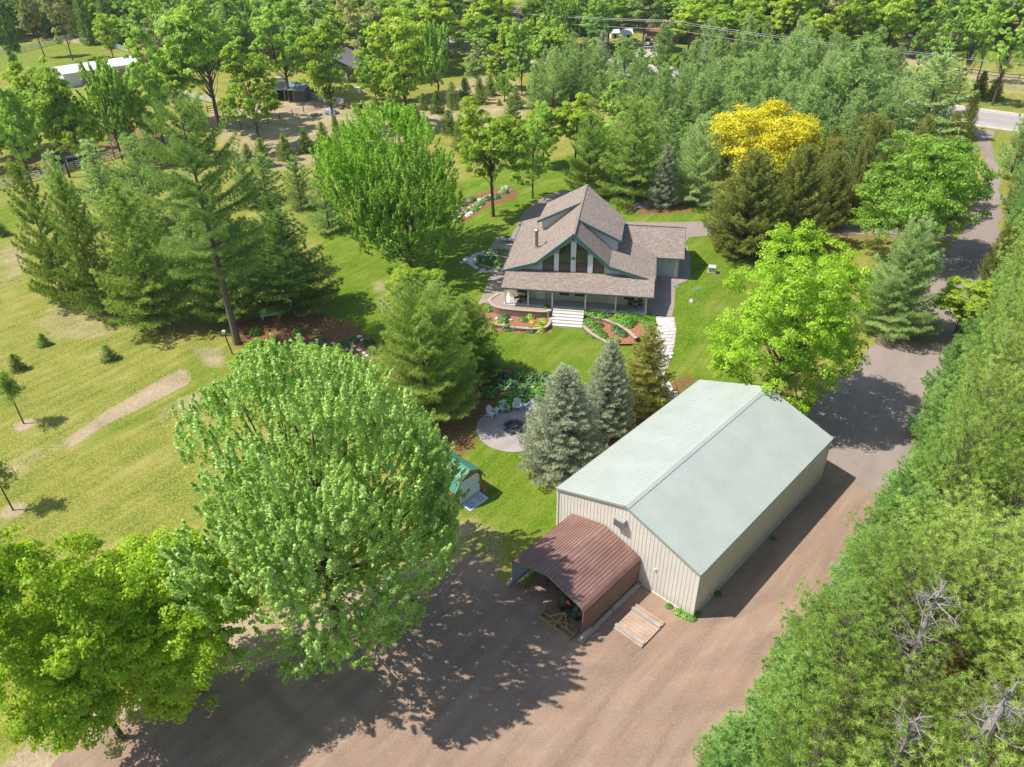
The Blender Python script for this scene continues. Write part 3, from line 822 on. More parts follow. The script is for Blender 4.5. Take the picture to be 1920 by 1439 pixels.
# ------------------------------------------------------------------ materials for buildings
M['shingle'] = mat_shingle('tan_shingle', [(.18, .14, .115), (.30, .24, .20), (.43, .355, .30)])
M['siding'] = mat_plain('pale_siding', (.56, .56, .58), .7, var=.05, scale=1.5)
M['porchwall'] = mat_plain('cream_porch_wall', (.60, .53, .40), .75, var=.05, scale=1)
M['teal'] = mat_plain('teal_trim', (.045, .15, .14), .45, var=.1)
M['slate'] = mat_plain('slate_gutter', (.11, .12, .13), .4, var=.1)
M['cream'] = mat_plain('cream_paint', (.70, .67, .56), .55, var=.05)
M['white'] = mat_plain('white_paint', (.74, .74, .73), .5, var=.05)
M['dark'] = mat_plain('dark_metal', (.035, .033, .035), .5, var=.2)
M['steel'] = mat_plain('galvanised_steel', (.45, .46, .47), .35, .6, var=.15, scale=4)
n = NT('window_glass'); n.bsdf((.055, .045, .04), .06, 0, spec=.9); M['glass'] = n.m
M['block'] = mat_block('tan_wall_block', (.36, .26, .19), (.47, .35, .27), (.13, .09, .07), .3, .15)
M['blockcap'] = mat_block('wall_cap_block', (.50, .40, .31), (.58, .47, .37), (.30, .22, .17), .35, .5)
M['pea'] = mat_plain('pea_gravel', (.36, .28, .235), .95, var=.3, scale=9)
n = NT('bark_mulch'); v = n.coord('Object'); f1 = n.noise(v, 5, 4, .7); f2 = n.noise(v, 16, 3, .7)
c = n.ramp(n.math('ADD', n.math('MULTIPLY', f1, .5), n.math('MULTIPLY', f2, .5)), [(.36, (.13, .05, .03)), (.52, (.38, .17, .10)), (.68, (.55, .30, .20))])
n.bsdf(c, .95, 0, n.bump(f2, .8, .05), spec=.1); M['mulch'] = n.m
M['stone_white'] = mat_plain('pale_flagstone', (.62, .57, .56), .85, var=.14, scale=2)
M['stone_grey'] = mat_plain('grey_stone', (.42, .38, .35), .9, var=.3, scale=3)
M['tie'] = mat_wood('weathered_timber', (.30, .26, .22), (.56, .51, .45))
M['plank'] = mat_wood('old_planks', (.36, .23, .15), (.60, .47, .37))
M['cedarwall'] = mat_wood('stained_wood', (.30, .135, .025), (.47, .24, .06))

# ================================================================== THE HOUSE
house = empty('house', (HX, HY, 0), HA)
tag(house, 'large tan shingled house with swooping gable, tall front windows and a full width white porch', 'house')
ZR = 9.06
LP = [(-0.48, 4.17), (3.45, 5.42), (7.6, ZR)]
RP = [(7.6, ZR), (11.75, 5.42), (16.95, 3.98)]
T = .16
def roof_seg(mb, a, b, v0, v1, v0b=None, v1b=None, t=T):
    v0b = v0 if v0b is None else v0b; v1b = v1 if v1b is None else v1b
    mb.slab([(a[0], v0, a[1]), (b[0], v0b, b[1]), (b[0], v1b, b[1]), (a[0], v1, a[1])], t)
mb = MB()
roof_seg(mb, LP[0], LP[1], 2.4, 17.2); roof_seg(mb, LP[1], LP[2], 2.4, 17.6)
roof_seg(mb, RP[0], RP[1], 2.4, 15.0); roof_seg(mb, RP[1], RP[2], 2.4, 15.0)
mb.beam((7.6, 2.38, ZR + .02), (7.6, 18.3, ZR + .02), .28, .07)
roof = mb.build('roof', M['shingle'], house)
mb = MB(); mb.slab([(7.6, 6.7, ZR + .03), (12.72, 6.85, 6.6), (12.85, 13.9, 6.6), (7.6, 18.35, ZR + .03)], .16); mb.build('dormer_roof', M['shingle'], house)
mb = MB(); mb.slab([(7.6, 12.1, ZR + .035), (2.2, 11.9, 6.42), (2.6, 17.9, 6.52), (7.6, 18.35, ZR + .035)], .16); mb.build('dormer_roof', M['shingle'], house)
mb = MB(); mb.slab([(-.15, -.45, 3.4), (16.9, -.45, 3.4), (16.9, 2.95, 4.26), (-.15, 2.95, 4.26)], .14); mb.build('porch_roof', M['shingle'], house)
mb = MB(); mb.slab([(9.5, 9.2, 3.78), (20.25, 9.2, 3.78), (20.25, 13.4, 6.03), (9.5, 13.4, 6.03)], .15)
mb.slab([(9.5, 13.4, 6.03), (20.25, 13.4, 6.03), (20.25, 17.6, 3.78), (9.5, 17.6, 3.78)], .15)
mb.beam((12.5, 13.4, 6.06), (20.27, 13.4, 6.06), .26, .06); mb.build('garage_roof', M['shingle'], house)
# walls
def inset(prof, d): return [(u, z - d) for u, z in prof]
mb = MB()
gab = [(.3, PAD), (.3, 4.17 + .25 - T - .02)] + inset([(3.45, 5.42), (7.6, ZR), (11.75, 5.42)], T + .05) + [(16.2, 4.0), (16.2, PAD)]
mb.add([(u, 2.95, z) for u, z in gab] + [(u, 16.6 if u < 8 else 14.8, z) for u, z in gab],
       [tuple(range(len(gab)))] + [tuple(range(len(gab), 2 * len(gab)))[::-1]] + [(i, len(gab) + i, len(gab) + (i + 1) % len(gab), (i + 1) % len(gab)) for i in range(len(gab))])
mb.build('wall', M['siding'], house)
mb = MB(); mb.box(.35, 1.9, 1.06, 16.15, 2.945, 3.75); mb.build('porch_wall', M['porchwall'], house)
mb = MB(); gb = [(9.85, PAD), (9.85, 3.95), (13.4, 5.85), (17.0, 3.95), (17.0, PAD)]
mb.add([(12.0, v, z) for v, z in gb] + [(19.75, v, z) for v, z in gb], [tuple(range(5)), tuple(range(5, 10))[::-1]] + [(i, 5 + i, 5 + (i + 1) % 5, (i + 1) % 5) for i in range(5)])
mb.build('garage_wall', M['siding'], house)
mb = MB()          # lap lines on the garage front and the front gable, real battens
for k in range(12): mb.box(16.3, 9.825, 1.15 + k * .22, 19.77, 9.85, 1.165 + k * .22)
for k in range(22):
    z = 4.35 + k * .2
    def uz(z, s):
        p = [(u, zz - .25) for u, zz in ((LP[0], LP[1], LP[2]) if s < 0 else (RP[2], RP[1], RP[0]))]
        for a, b in zip(p[:-1], p[1:]):
            if a[1] <= z <= b[1]: return a[0] + (b[0] - a[0]) * (z - a[1]) / (b[1] - a[1])
        return None
    a, b = uz(z, -1), uz(z, 1)
    if a is None: a = 1.0
    if b is None: b = 15.6
    if b - a > .5: mb.box(a + .1, 2.925, z, b - .1, 2.95, z + .015)
mb.build('siding_boards', M['siding'], house)
# dormer cheeks and walls
mb = MB()
mb.add([(8.2, 7.15, 8.45), (12.35, 7.15, 6.6), (12.35, 7.15, 5.1), (11.75, 7.15, 5.3)], [(0, 1, 2, 3)])
mb.box(12.3, 7.15, 4.9, 12.38, 13.7, 6.58); mb.build('dormer_wall', M['siding'], house); mb = MB()
mb.add([(7.1, 12.45, 8.55), (2.75, 12.45, 6.5), (2.75, 12.45, 5.1), (3.45, 12.45, 5.35)], [(3, 2, 1, 0)])
mb.box(2.7, 12.45, 4.95, 2.78, 17.3, 6.5)
mb.build('dormer_wall', M['siding'], house)
# teal rake boards and dormer fascias
mb = MB()
pr = LP + RP[1:]
pr = pr[:-1] + [(15.95, 4.26)]
for (a, b) in zip(pr[:-1], pr[1:]):
    mb.beam((a[0], 2.37, a[1] - .12), (b[0], 2.37, b[1] - .12), .06, .30, up=(0, 0, 1))
mb.build('rake_board', M['teal'], house)
mb = MB(); mb.beam((7.6, 6.66, ZR - .06), (12.76, 6.8, 6.53), .05, .28); mb.beam((12.74, 6.78, 6.5), (12.88, 13.9, 6.5), .05, .2); mb.build('fascia', M['teal'], house)
mb = MB(); mb.beam((7.6, 12.05, ZR - .06), (2.18, 11.86, 6.36), .05, .28); mb.build('fascia', M['teal'], house)
mb = MB()
for (a, b) in zip(pr[:-1], pr[1:]):
    mb.beam((a[0], 2.44, a[1] - .33), (b[0], 2.44, b[1] - .33), .10, .16)
mb.build('soffit_trim', mat_plain('grey_green_trim', (.23, .30, .31), .5), house)
mb = MB()
mb.beam((-.2, -.5, 3.36), (16.95, -.5, 3.36), .12, .14); mb.beam((17.0, 2.4, 3.94), (17.0, 9.2, 3.94), .1, .14)
mb.beam((17.0, 9.15, 3.72), (20.3, 9.15, 3.72), .1, .14); mb.beam((20.29, 9.2, 3.70), (20.29, 13.4, 5.95), .06, .2); mb.beam((-.53, 2.4, 4.1), (-.53, 17.2, 4.1), .1, .14)
mb.build('gutter', M['slate'], house)
# front gable windows
wins = [[(4.14, 4.29), (5.36, 4.29), (5.36, 6.2), (4.14, 5.32)], [(6.04, 4.27), (7.27, 4.27), (7.22, 7.8), (6.03, 6.92)],
        [(7.97, 4.27), (9.2, 4.27), (9.17, 6.86), (7.96, 7.8)], [(9.9, 4.33), (11.08, 4.33), (11.07, 5.38), (9.9, 6.25)]]
for w in wins:
    mb = MB(); mb.add([(u, 2.905, z) for u, z in w], [(0, 1, 2, 3)]); mb.add([(u, 2.94, z) for u, z in w], [(3, 2, 1, 0)])
    wo = mb.build('window', M['glass'], house)
    fr = MB()
    for i in range(4):
        a, b = w[i], w[(i + 1) % 4]; fr.beam((a[0], 2.89, a[1]), (b[0], 2.89, b[1]), .07, .07, up=(0, 1, 0))
    if w[0][0] > 5.9 and w[0][0] < 8.5: fr.beam((w[0][0], 2.885, 5.3), (w[1][0], 2.885, 5.3), .05, .05, up=(0, 1, 0))
    fr.build('frame', M['dark'], wo)
mb = MB()
for u0, u1, z1 in ((5.42, 5.97, 6.5), (7.32, 7.91, 8.0), (9.25, 9.84, 6.5)): mb.box(u0, 2.83, 4.3, u1, 2.94, z1)
mb.build('pilaster', M['white'], house)
mb = MB(); mb.box(7.5, 2.72, 5.95, 7.72, 2.84, 6.1); mb.cyl(7.45, 2.68, 5.9, 6.02, .07, 8); mb.cyl(7.78, 2.68, 5.9, 6.02, .07, 8); mb.build('flood_light', M['dark'], house)
mb = MB(); mb.cyl(7.5, 2.45, 8.35, 8.5, .1, 8); mb.build('camera_lamp', M['dark'], house)
# chimney flue
mb = MB(); mb.cyl(2.85, 6.8, 5.0, 7.35, .19, 14); fl = mb.build('flue', mat_plain('brown_flue', (.27, .20, .17), .35, .5), house)
mb = MB(); mb.cyl(2.85, 6.8, 5.15, 5.42, .34, 14, .22); mb.build('flashing', M['steel'], fl); mb = MB(); mb.cyl(2.85, 6.8, 7.35, 7.42, .3, 14); mb.cyl(2.85, 6.8, 7.50, 7.60, .32, 14, .2); mb.cyl(2.85, 6.8, 7.42, 7.5, .14, 10); mb.build('cap', M['steel'], fl)
mb = MB(); mb.cyl(5.0, 13.9, 6.9, 7.6, .05, 8); mb.build('vent_pipe', M['steel'], house); mb = MB(); mb.cyl(10.2, 14.5, 7.3, 8.2, .05, 8); mb.build('vent_pipe', M['steel'], house)
# porch
mb = MB(); mb.box(0, 0, .0, 16.3, 2.9, 1.05); pf = mb.build('porch_floor', M['white_conc'], house)
mb = MB(); mb.box(.5, .42, 1.052, 16.2, 1.895, 1.058); mb.build('porch_decking', mat_plain('grey_porch_paint', (.40, .39, .36), .7, var=.08), house)
for u in (.2, 2.85, 5.62, 9.38, 12.78, 16.15):
    mb = MB(); mb.box(u - .08, .07, 1.05, u + .08, .23, 3.3); mb.box(u - .11, .04, 1.05, u + .11, .26, 1.2); mb.box(u - .11, .04, 3.12, u + .11, .26, 3.22)
    mb.build('porch_post', M['cream'], house)
mb = MB(); mb.box(0, .05, 3.1, 16.3, .25, 3.28); mb.build('porch_beam', M['cream'], house)
mb = MB()
for k in range(6):
    mb.box(5.78, -.42 * (k + 1), 0, 9.32, -.42 * k - .0, 1.05 - .175 * k - (.0 if k else .003))
st = mb.build('steps', M['white_conc'], house)
for u, w in ((3.6, .95), (11.9, .95)): MB().box(u, 1.86, 1.06, u + w, 1.9, 3.1).build('porch_door', M['white'], house)
for u in (1.3, 6.2, 8.0, 13.6):
    mb = MB(); mb.box(u, 1.87, 1.7, u + 1.2, 1.9, 3.0); w = mb.build('porch_window', M['glass'], house)
    f = MB(); f.box(u - .07, 1.85, 1.63, u + 1.27, 1.885, 1.7); f.box(u - .07, 1.85, 3.0, u + 1.27, 1.885, 3.07); f.box(u - .07, 1.85, 1.7, u, 1.885, 3.0); f.box(u + 1.2, 1.85, 1.7, u + 1.27, 1.885, 3.0); f.build('frame', M['white'], w)
mb = MB(); mb.box(19.3, 9.7, PAD, 19.42, 9.83, 3.7); mb.build('downspout', M['white'], house)

# ================================================================== METAL BARN
BA = 0.77103; BX, BY = 12.129, 34.524
BW, BL, BH, BR = 12.245, 19.416, 4.459, 2.11
eu = (-math.cos(BA), math.sin(BA)); ev = (math.sin(BA), math.cos(BA))
def barn_xy(u, v): return BX + eu[0] * u + ev[0] * v, BY + eu[1] * u + ev[1] * v
# local frame of the barn: x = along its front from the left corner to the right one, y = into the barn
bx0, by0 = barn_xy(BW, 0)
BROT = math.atan2(-eu[1], -eu[0])
barn = empty('metal_barn', (bx0, by0, 0), BROT)
tag(barn, 'long beige ribbed metal barn with a pale green gabled roof beside the gravel yard', 'barn')
n = NT('pale_green_roof'); v = n.coord('Object'); f = n.noise(v, .5, 4); f2 = n.noise(v, 6, 3)
c = n.mix(n.mr(f, .35, .65), (.385, .425, .375), (.43, .465, .415)); c = n.mix(n.mr(f2, .4, .7, 0, .15), c, (.34, .40, .35))
n.bsdf(c, .42, 0, spec=.5); M['roofgreen'] = n.m
n = NT('beige_wall_steel'); v = n.coord('Object'); sx_ = n.new('ShaderNodeSeparateXYZ'); n.L(v, sx_.inputs[0])
f = n.noise(v, .8, 4); f2 = n.noise(n.coord('Object', (5, 5, .5)), 2.0, 4, .65)
c = n.mix(n.mr(f, .3, .7), (.68, .63, .555), (.74, .69, .61)); c = n.mix(n.mr(f2, .5, .75, 0, .35), c, (.60, .53, .44))
dirt = n.math('MULTIPLY', n.mr(sx_.outputs[2], 0, .9, 1, 0), n.mr(f2, .3, .6)); c = n.mix(n.math('MULTIPLY', dirt, .6), c, (.40, .30, .22))
n.bsdf(c, .45); M['beige'] = n.m
M['beigeside'] = M['beige']
def ribs(mb, a, b, h0, h1f, sp=.3, w=.028, d=.022, out=None):
    """vertical ribs on a wall from a to b (xy); h1f(t) gives the top"""
    a = Vector(a); b = Vector(b); L = (b - a).length; dr = (b - a) / L
    nr = Vector((dr.y, -dr.x)) if out is None else Vector(out)
    k = int(L / sp)
    for i in range(k + 1):
        t = i / k; p = a + dr * (L * t)
        q = p + nr * (d / 2 + .001)
        mb.beam((q.x, q.y, h0), (q.x, q.y, h1f(t)), w, d, up=(nr.x, nr.y, 0))
def gab_h(t): return BH + BR * (1 - abs(2 * t - 1)) - .06
mb = MB()
g5 = [(0, 0), (0, BH - .03), (BW / 2, BH + BR - .03), (BW, BH - .03), (BW, 0)]
mb.add([(x, 0, z) for x, z in g5] + [(x, BL, z) for x, z in g5], [tuple(range(5))[::-1], tuple(range(5, 10)), (0, 1, 6, 5), (4, 9, 8, 3)])
ribs(mb, (0, 0), (BW, 0), .1, gab_h); ribs(mb, (BW, 0), (BW, BL), .1, lambda t: BH - .06); ribs(mb, (0, BL), (0, 0), .1, lambda t: BH - .06); ribs(mb, (BW, BL), (0, BL), .1, gab_h)
mb.build('wall', M['beige'], barn)
o = .12; drop = BR / (BW / 2) * o
for s in (0, 1):
    mb = MB()
    xa, xb = (BW / 2, -o) if s == 0 else (BW / 2, BW + o)
    za, zb = BH + BR, BH - drop
    mb.slab([(xa, -o, za), (xb, -o, zb), (xb, BL + o, zb), (xa, BL + o, za)], .05)
    k = int((BL + 2 * o) / .3)
    for i in range(k + 1):
        y = -o + .02 + i * (BL + 2 * o - .04) / k
        mb.beam((xa, y, za + .014), (xb, y, zb + .014), .045, .035)
    mb.build('roof_panel', M['roofgreen'], barn)
mb = MB(); c_ = .28; sl = BR / (BW / 2)
mb.slab([(BW / 2, -o - .02, BH + BR + .05), (BW / 2 - c_, -o - .02, BH + BR + .05 - sl * c_), (BW / 2 - c_, BL + o + .02, BH + BR + .05 - sl * c_), (BW / 2, BL + o + .02, BH + BR + .05)], .02)
mb.slab([(BW / 2, -o - .02, BH + BR + .05), (BW / 2 + c_, -o - .02, BH + BR + .05 - sl * c_), (BW / 2 + c_, BL + o + .02, BH + BR + .05 - sl * c_), (BW / 2, BL + o + .02, BH + BR + .05)], .02)
mb.build('ridge_cap', M['roofgreen'], barn)
mb = MB()
mb.beam((-o, -o - .03, BH - drop - .06), (BW / 2, -o - .03, BH + BR - .06), .03, .13); mb.beam((BW / 2, -o - .03, BH + BR - .06), (BW + o, -o - .03, BH - drop - .06), .03, .13)
mb.beam((BW + o + .02, -o, BH - drop - .05), (BW + o + .02, BL + o, BH - drop - .05), .03, .11); mb.beam((-o - .02, -o, BH - drop - .05), (-o - .02, BL + o, BH - drop - .05), .03, .11)
mb.build('trim', mat_plain('sage_trim', (.30, .36, .31), .45, var=.05), barn)
mb = MB(); mb.box(-.04, -.05, 0, BW + .05, -.0, .1); mb.box(BW, -.05, 0, BW + .05, BL, .1); mb.build('base_board', M['white_conc'], barn)
for x, y in ((-.01, -.01), (BW + .01, -.01), (BW + .01, BL + .01)):
    mb = MB(); mb.box(x - .07, y - .07, .1, x + .07, y + .07, BH - .1); mb.build('corner_trim', M['beige'], barn)
vx = BW - 6.4
mb = MB(); mb.box(vx - .42, -.45, 4.62, vx + .42, -.04, 5.28); vn = mb.build('vent_hood', mat_plain('grey_vent', (.36, .34, .33), .5, var=.1), barn)
mb = MB()
for k in range(5): mb.beam((vx - .36, -.47, 4.72 + k * .12), (vx + .36, -.47, 4.72 + k * .12), .06, .025)
mb.build('louver', M['slate'], vn)
mb = MB(); mb.cyl(BW - 3.29, -.08, 2.28, 2.42, .07, 8); mb.build('outlet', M['white'], barn)

# ================================================================== BROWN CARPORT
cp = empty('carport', barn_xy(10.95, -.08) + (0,), BROT)
tag(cp, 'open fronted brown ribbed metal carport built against the barn gable', 'carport')
CW, CD, CE, CR = 6.4, 6.35, 2.72, 3.62       # x 0..CW, y 0..-CD
n = NT('brown_steel'); v = n.coord('Object'); f = n.noise(v, .9, 5, .65); f2 = n.noise(n.coord('Object', (3, .35, 3)), 2.2, 4, .6)
c = n.mix(n.mr(f, .35, .65), (.21, .11, .085), (.285, .16, .125)); c = n.mix(n.mr(f2, .52, .72, 0, .5), c, (.38, .26, .21))
n.bsdf(c, n.mr(f, .3, .7, .35, .6)); M['brown'] = n.m
prof = [(-.05, CE - .5), (0, CE - .12), (.28, CE + .10), (CW / 2 - .35, CR - .06), (CW / 2, CR), (CW / 2 + .35, CR - .06), (CW - .28, CE + .10), (CW, CE - .12), (CW + .05, CE - .5)]
mb = MB(); npf = len(prof)
for (x, z), (x2, z2) in zip(prof[:-1], prof[1:]):
    mb.slab([(x, 0, z), (x2, 0, z2), (x2, -CD, z2), (x, -CD, z)], .03)
    L = math.hypot(x2 - x, z2 - z); k = max(1, int(round(L / .24)))
    for i in range(k):
        t = (i + .5) / k; xx, zz = x + (x2 - x) * t, z + (z2 - z) * t
        nx, nz = -(z2 - z) / L, (x2 - x) / L
        mb.beam((xx + nx * .02, 0, zz + nz * .02), (xx + nx * .02, -CD, zz + nz * .02), .05, .04, up=(nx, 0, nz))
mb.build('roof', M['brown'], cp)
mb = MB(); mb.box(CW + .02, -CD, .42, CW + .05, 0, CE - .45)
for k in range(8): mb.beam((CW + .065, 0, .52 + k * .235), (CW + .065, -CD, .52 + k * .235), .03, .05)
mb.build('side_panel', M['brown'], cp)
mb = MB(); mb.box(-.05, -CD, .45, -.02, 0, CE - .45)
for k in range(8): mb.beam((-.065, 0, .52 + k * .235), (-.065, -CD, .52 + k * .235), .03, .05)
mb.build('side_panel', mat_plain('pale_blue_steel', (.42, .50, .52), .5, var=.1), cp)
for y in (-.1, -1.6, -3.2, -4.75, -CD + .06):
    mb = MB()
    mb.tube([(.04, y, 0), (.04, y, CE - .2), (.32, y, CE + .02), (CW / 2, y, CR - .1), (CW - .32, y, CE + .02), (CW - .04, y, CE - .2), (CW - .04, y, 0)], .035, 4)
    mb.build('frame_bow', M['steel'], cp)
mb = MB(); mb.beam((.04, 0, .06), (.04, -CD, .06), .06, .06); mb.beam((CW - .04, 0, .06), (CW - .04, -CD, .06), .06, .06); mb.build('base_rail', M['steel'], cp)
# timbers
def timber(x0, y0, x1, y1, z, w, h, label, par_frame=True):
    a = barn_xy(10.95 - x0, -.08 + y0); b = barn_xy(10.95 - x1, -.08 + y1)
    L = math.hypot(b[0] - a[0], b[1] - a[1])
    t = empty('timber_beam', (a[0], a[1], z), math.atan2(b[1] - a[1], b[0] - a[0]))
    o = MB().box(0, -w / 2, 0, L, w / 2, h).build('timber_beam', M['tie'])
    bpy.data.objects.remove(t)
    o.location = (a[0], a[1], z); o.rotation_euler = (0, 0, math.atan2(b[1] - a[1], b[0] - a[0]))
    bev = o.modifiers.new('b', 'BEVEL'); bev.width = .02; bev.segments = 2
    tag(o, label, 'timber'); return o
timber(CW + .25, -3.4, CW + .28, -6.75, 0, .26, .34, 'weathered timber beam along the near end of the carport right side')
timber(CW + .24, -.15, CW + .25, -3.3, 0, .26, .34, 'weathered timber beam along the carport right side next to the barn wall')
timber(CW + .2, -5.6, CW + .26, -6.95, .345, .24, .2, 'short pale beam lying on top of the carport right side timbers')
timber(-.2, -2.6, -.25, -6.6, 0, .28, .36, 'dull timber beam along the shaded left side of the carport')
timber(CW + .78, -5.25, CW + .42, -5.95, .01, .12, .06, 'small loose board on the gravel between the carport and the wooden platform')

# wooden platform
pl = empty('wooden_platform', barn_xy(3.42, -1.75) + (0.02,), BROT)
tag(pl, 'weathered square wooden platform lying on the gravel in front of the barn', 'platform')
mb = MB()
for k in range(9): mb.box(.02, -.06 - k * .295, 0, 2.28, -.335 - k * .295, .09)
mb.build('deck', M['plank'], pl)
mb = MB(); mb.box(-.05, -.62, .092, 2.33, -.36, .2); mb.build('rail', M['tie'], pl)
mb = MB(); mb.box(-.05, -.2, .092, 2.33, -.02, .17); mb.build('rail', M['plank'], pl)
mb = MB(); mb.box(-.05, -2.52, .092, 2.33, -2.28, .2); mb.build('rail', M['tie'], pl)
mb = MB(); mb.box(2.285, -2.7, 0, 2.37, 0, .12); mb.build('rail', M['plank'], pl)

# tractor ----------------------------------------------------------------
def wheel(name, x, y, r, w, parent, tyre=None, rim=None):
    """wheel standing at x,y (axle along x)"""
    mb = MB(); k = 20; prof_ = [(-.5, .62), (-.5, .93), (-.32, 1.0), (.32, 1.0), (.5, .93), (.5, .62)]
    vs = []
    for i in range(k):
        a = 2 * PI * i / k
        for px, pr_ in prof_: vs.append((x + px * w, y + math.cos(a) * r * pr_, r + math.sin(a) * r * pr_))
    fs = []
    m = len(prof_)
    for i in range(k):
        for j in range(m):
            a = i * m + j; b = i * m + (j + 1) % m; c = ((i + 1) % k) * m + (j + 1) % m; d = ((i + 1) % k) * m + j
            fs.append((a, b, c, d))
    mb.add(vs, fs)
    for i in range(k):
        a = 2 * PI * i / k
        mb.beam((x - w * .42, y + math.cos(a) * r * 1.0, r + math.sin(a) * r * 1.0), (x + w * .42, y + math.cos(a + .12) * r * 1.0, r + math.sin(a + .12) * r * 1.0), .05 * r, .05 * r, up=(0, math.cos(a), math.sin(a)))
    tw = mb.build(name, tyre or M['rubber'], parent)
    mb = MB()
    mb.tube([(x - w * .3, y, r), (x + w * .3, y, r)], r * .63, 16); mb.tube([(x - w * .4, y, r), (x + w * .4, y, r)], r * .2, 10)
    mb.build('rim', rim, tw)
    return tw
M['rubber'] = mat_plain('tyre_rubber', (.05, .048, .045), .85, var=.3, scale=6)
M['tgreen'] = mat_plain('green_paint', (.03, .14, .05), .35, var=.1)
M['trim_y'] = mat_plain('dull_yellow_paint', (.50, .38, .09), .5, var=.2)
M['red'] = mat_plain('red_paint', (.35, .03, .025), .35, var=.15)
M['orange'] = mat_plain('orange_sign', (.80, .12, .03), .5, var=.05)
tr = empty('tractor', barn_xy(6.35, -5.35) + (0,), BROT)
tag(tr, 'small green tractor with big rear tyres parked nose first under the brown carport', 'tractor')
mb = MB(); mb.box(-.22, .3, .5, .22, 2.0, .82); mb.box(-.3, .95, .7, .3, 2.05, 1.12); mb.box(-.28, 1.0, 1.12, .28, 1.98, 1.18); mb.build('hood', M['tgreen'], tr)
mb = MB(); mb.box(-.3, -.35, .45, .3, .55, .75); mb.beam((0, -.45, .6), (0, -1.1, .42), .08, .08); mb.beam((-.3, -.4, .45), (-.25, -1.1, .4), .05, .05); mb.beam((.3, -.4, .45), (.25, -1.1, .4), .05, .05); mb.build('chassis', M['dark'], tr)
for s in (-1, 1):
    w = wheel('rear_wheel', s * .66, 0, .62, .34, tr, rim=M['trim_y'])
    w = wheel('front_wheel', s * .5, 1.65, .36, .2, tr, rim=M['trim_y'])
    mb = MB(); a = [(s * .42, .52 * math.cos(t), .62 + .74 * math.sin(t)) for t in np.linspace(.25, PI - .35, 8)]
    for p, q in zip(a[:-1], a[1:]): mb.add([p, q, (q[0] + s * .34, q[1], q[2]), (p[0] + s * .34, p[1], p[2])], [(0, 1, 2, 3)])
    mb.build('fender', M['tgreen'], tr)
mb = MB(); mb.box(-.24, -.1, .85, .24, .35, .97); mb.box(-.24, -.18, .9, .24, -.08, 1.3); mb.build('seat', M['dark'], tr)
mb = MB(); mb.tube([(0, .9, 1.05), (0, .68, 1.28)], .02, 6); mb.tube([(.19 * math.cos(t), .66 + .1 * math.sin(t), 1.3 + .15 * math.sin(t)) for t in np.linspace(0, 2 * PI, 13)], .016, 5); mb.build('steering_wheel', M['dark'], tr)
mb = MB(); mb.tube([(-.5, -.3, .7), (-.5, -.35, 1.75), (-.4, -.35, 1.85), (.4, -.35, 1.85), (.5, -.35, 1.75), (.5, -.3, .7)], .035, 6); mb.build('roll_bar', M['dark'], tr)
mb = MB(); mb.add([(-.22, -.42, 1.28), (.22, -.42, 1.28), (0, -.42, 1.68), (-.22, -.40, 1.28), (.22, -.40, 1.28), (0, -.40, 1.68)], [(0, 1, 2), (5, 4, 3), (0, 3, 4, 1), (1, 4, 5, 2), (2, 5, 3, 0)]); mb.build('warning_triangle', M['orange'], tr)
# box blade / drag behind the tractor
dr = empty('grading_drag', barn_xy(6.35, -6.75) + (0.0,), BROT)
tag(dr, 'long rectangular wooden framed grading drag on the gravel behind the tractor', 'grader')
mb = MB()
for y in (-.42, .0): mb.box(-1.42, y - .06, .04, 1.42, y + .06, .24)
mb.box(-1.42, .34, .04, 1.42, .42, .24)
for x in (-1.38, 1.38): mb.box(x - .06, -.36, .04, x + .06, .34, .238)
mb.box(-.05, -.36, .05, .05, .34, .23)
mb.build('frame', mat_wood('yellow_brown_wood', (.26, .19, .08), (.45, .36, .17)), dr)
mb = MB(); mb.beam((-.75, 0, .27), (0, .75, .55), .06, .06); mb.beam((.75, 0, .27), (0, .75, .55), .06, .06); mb.beam((0, -.4, .27), (0, .75, .56), .06, .06); mb.beam((-.5, -.4, .3), (.5, .35, .3), .04, .04)
mb.build('hitch', M['trim_y'], dr)
# red riding mower deeper inside
mw = empty('riding_mower', barn_xy(8.9, -4.0) + (0,), BROT + .25)
tag(mw, 'red riding mower in the shade under the left half of the carport', 'mower')
mb = MB(); mb.box(-.3, -.1, .35, .3, .95, .8); mb.box(-.33, -.7, .35, .33, -.1, .55); mb.build('body', M['red'], mw)
mb = MB(); mb.box(-.55, -.35, .12, .55, .35, .3); mb.build('mower_deck', M['red'], mw)
mb = MB(); mb.box(-.22, -.55, .57, .22, -.12, .68); mb.box(-.22, -.62, .62, .22, -.52, .98); mb.build('seat', M['dark'], mw)
for s in (-1, 1):
    wheel('rear_wheel', s * .42, -.45, .26, .2, mw, rim=M['white']); wheel('front_wheel', s * .4, .7, .19, .14, mw, rim=M['white'])

# ================================================================== GARDEN SHED (gambrel)
SX, SY = -4.66, 45.78; SR = math.atan2(2.05, 2.0)
sh = empty('garden_shed', (SX, SY, 0), SR)
tag(sh, 'small orange wood shed with green metal gambrel roof and white door beside the huge maple', 'shed')
SW, SD = 2.95, 4.3
gp_ = [(0, 0), (0, 1.75), (.5, 2.62), (SW / 2, 3.1), (SW - .5, 2.62), (SW, 1.75), (SW, 0)]
mb = MB(); k = len(gp_)
mb.add([(x, 0, z) for x, z in gp_] + [(x, SD, z) for x, z in gp_], [tuple(range(k))[::-1], tuple(range(k, 2 * k))] + [(i, (i + 1) % k, k + (i + 1) % k, k + i) for i in (0, k - 2)])
for i in range(15): mb.box(-.012, .1 + i * .29, .05, 0, .12 + i * .29, 1.7)
mb.build('wall', M['cedarwall'], sh)
M['roofteal'] = mat_plain('green_metal_roof', (.09, .30, .21), .3, var=.1, scale=2)
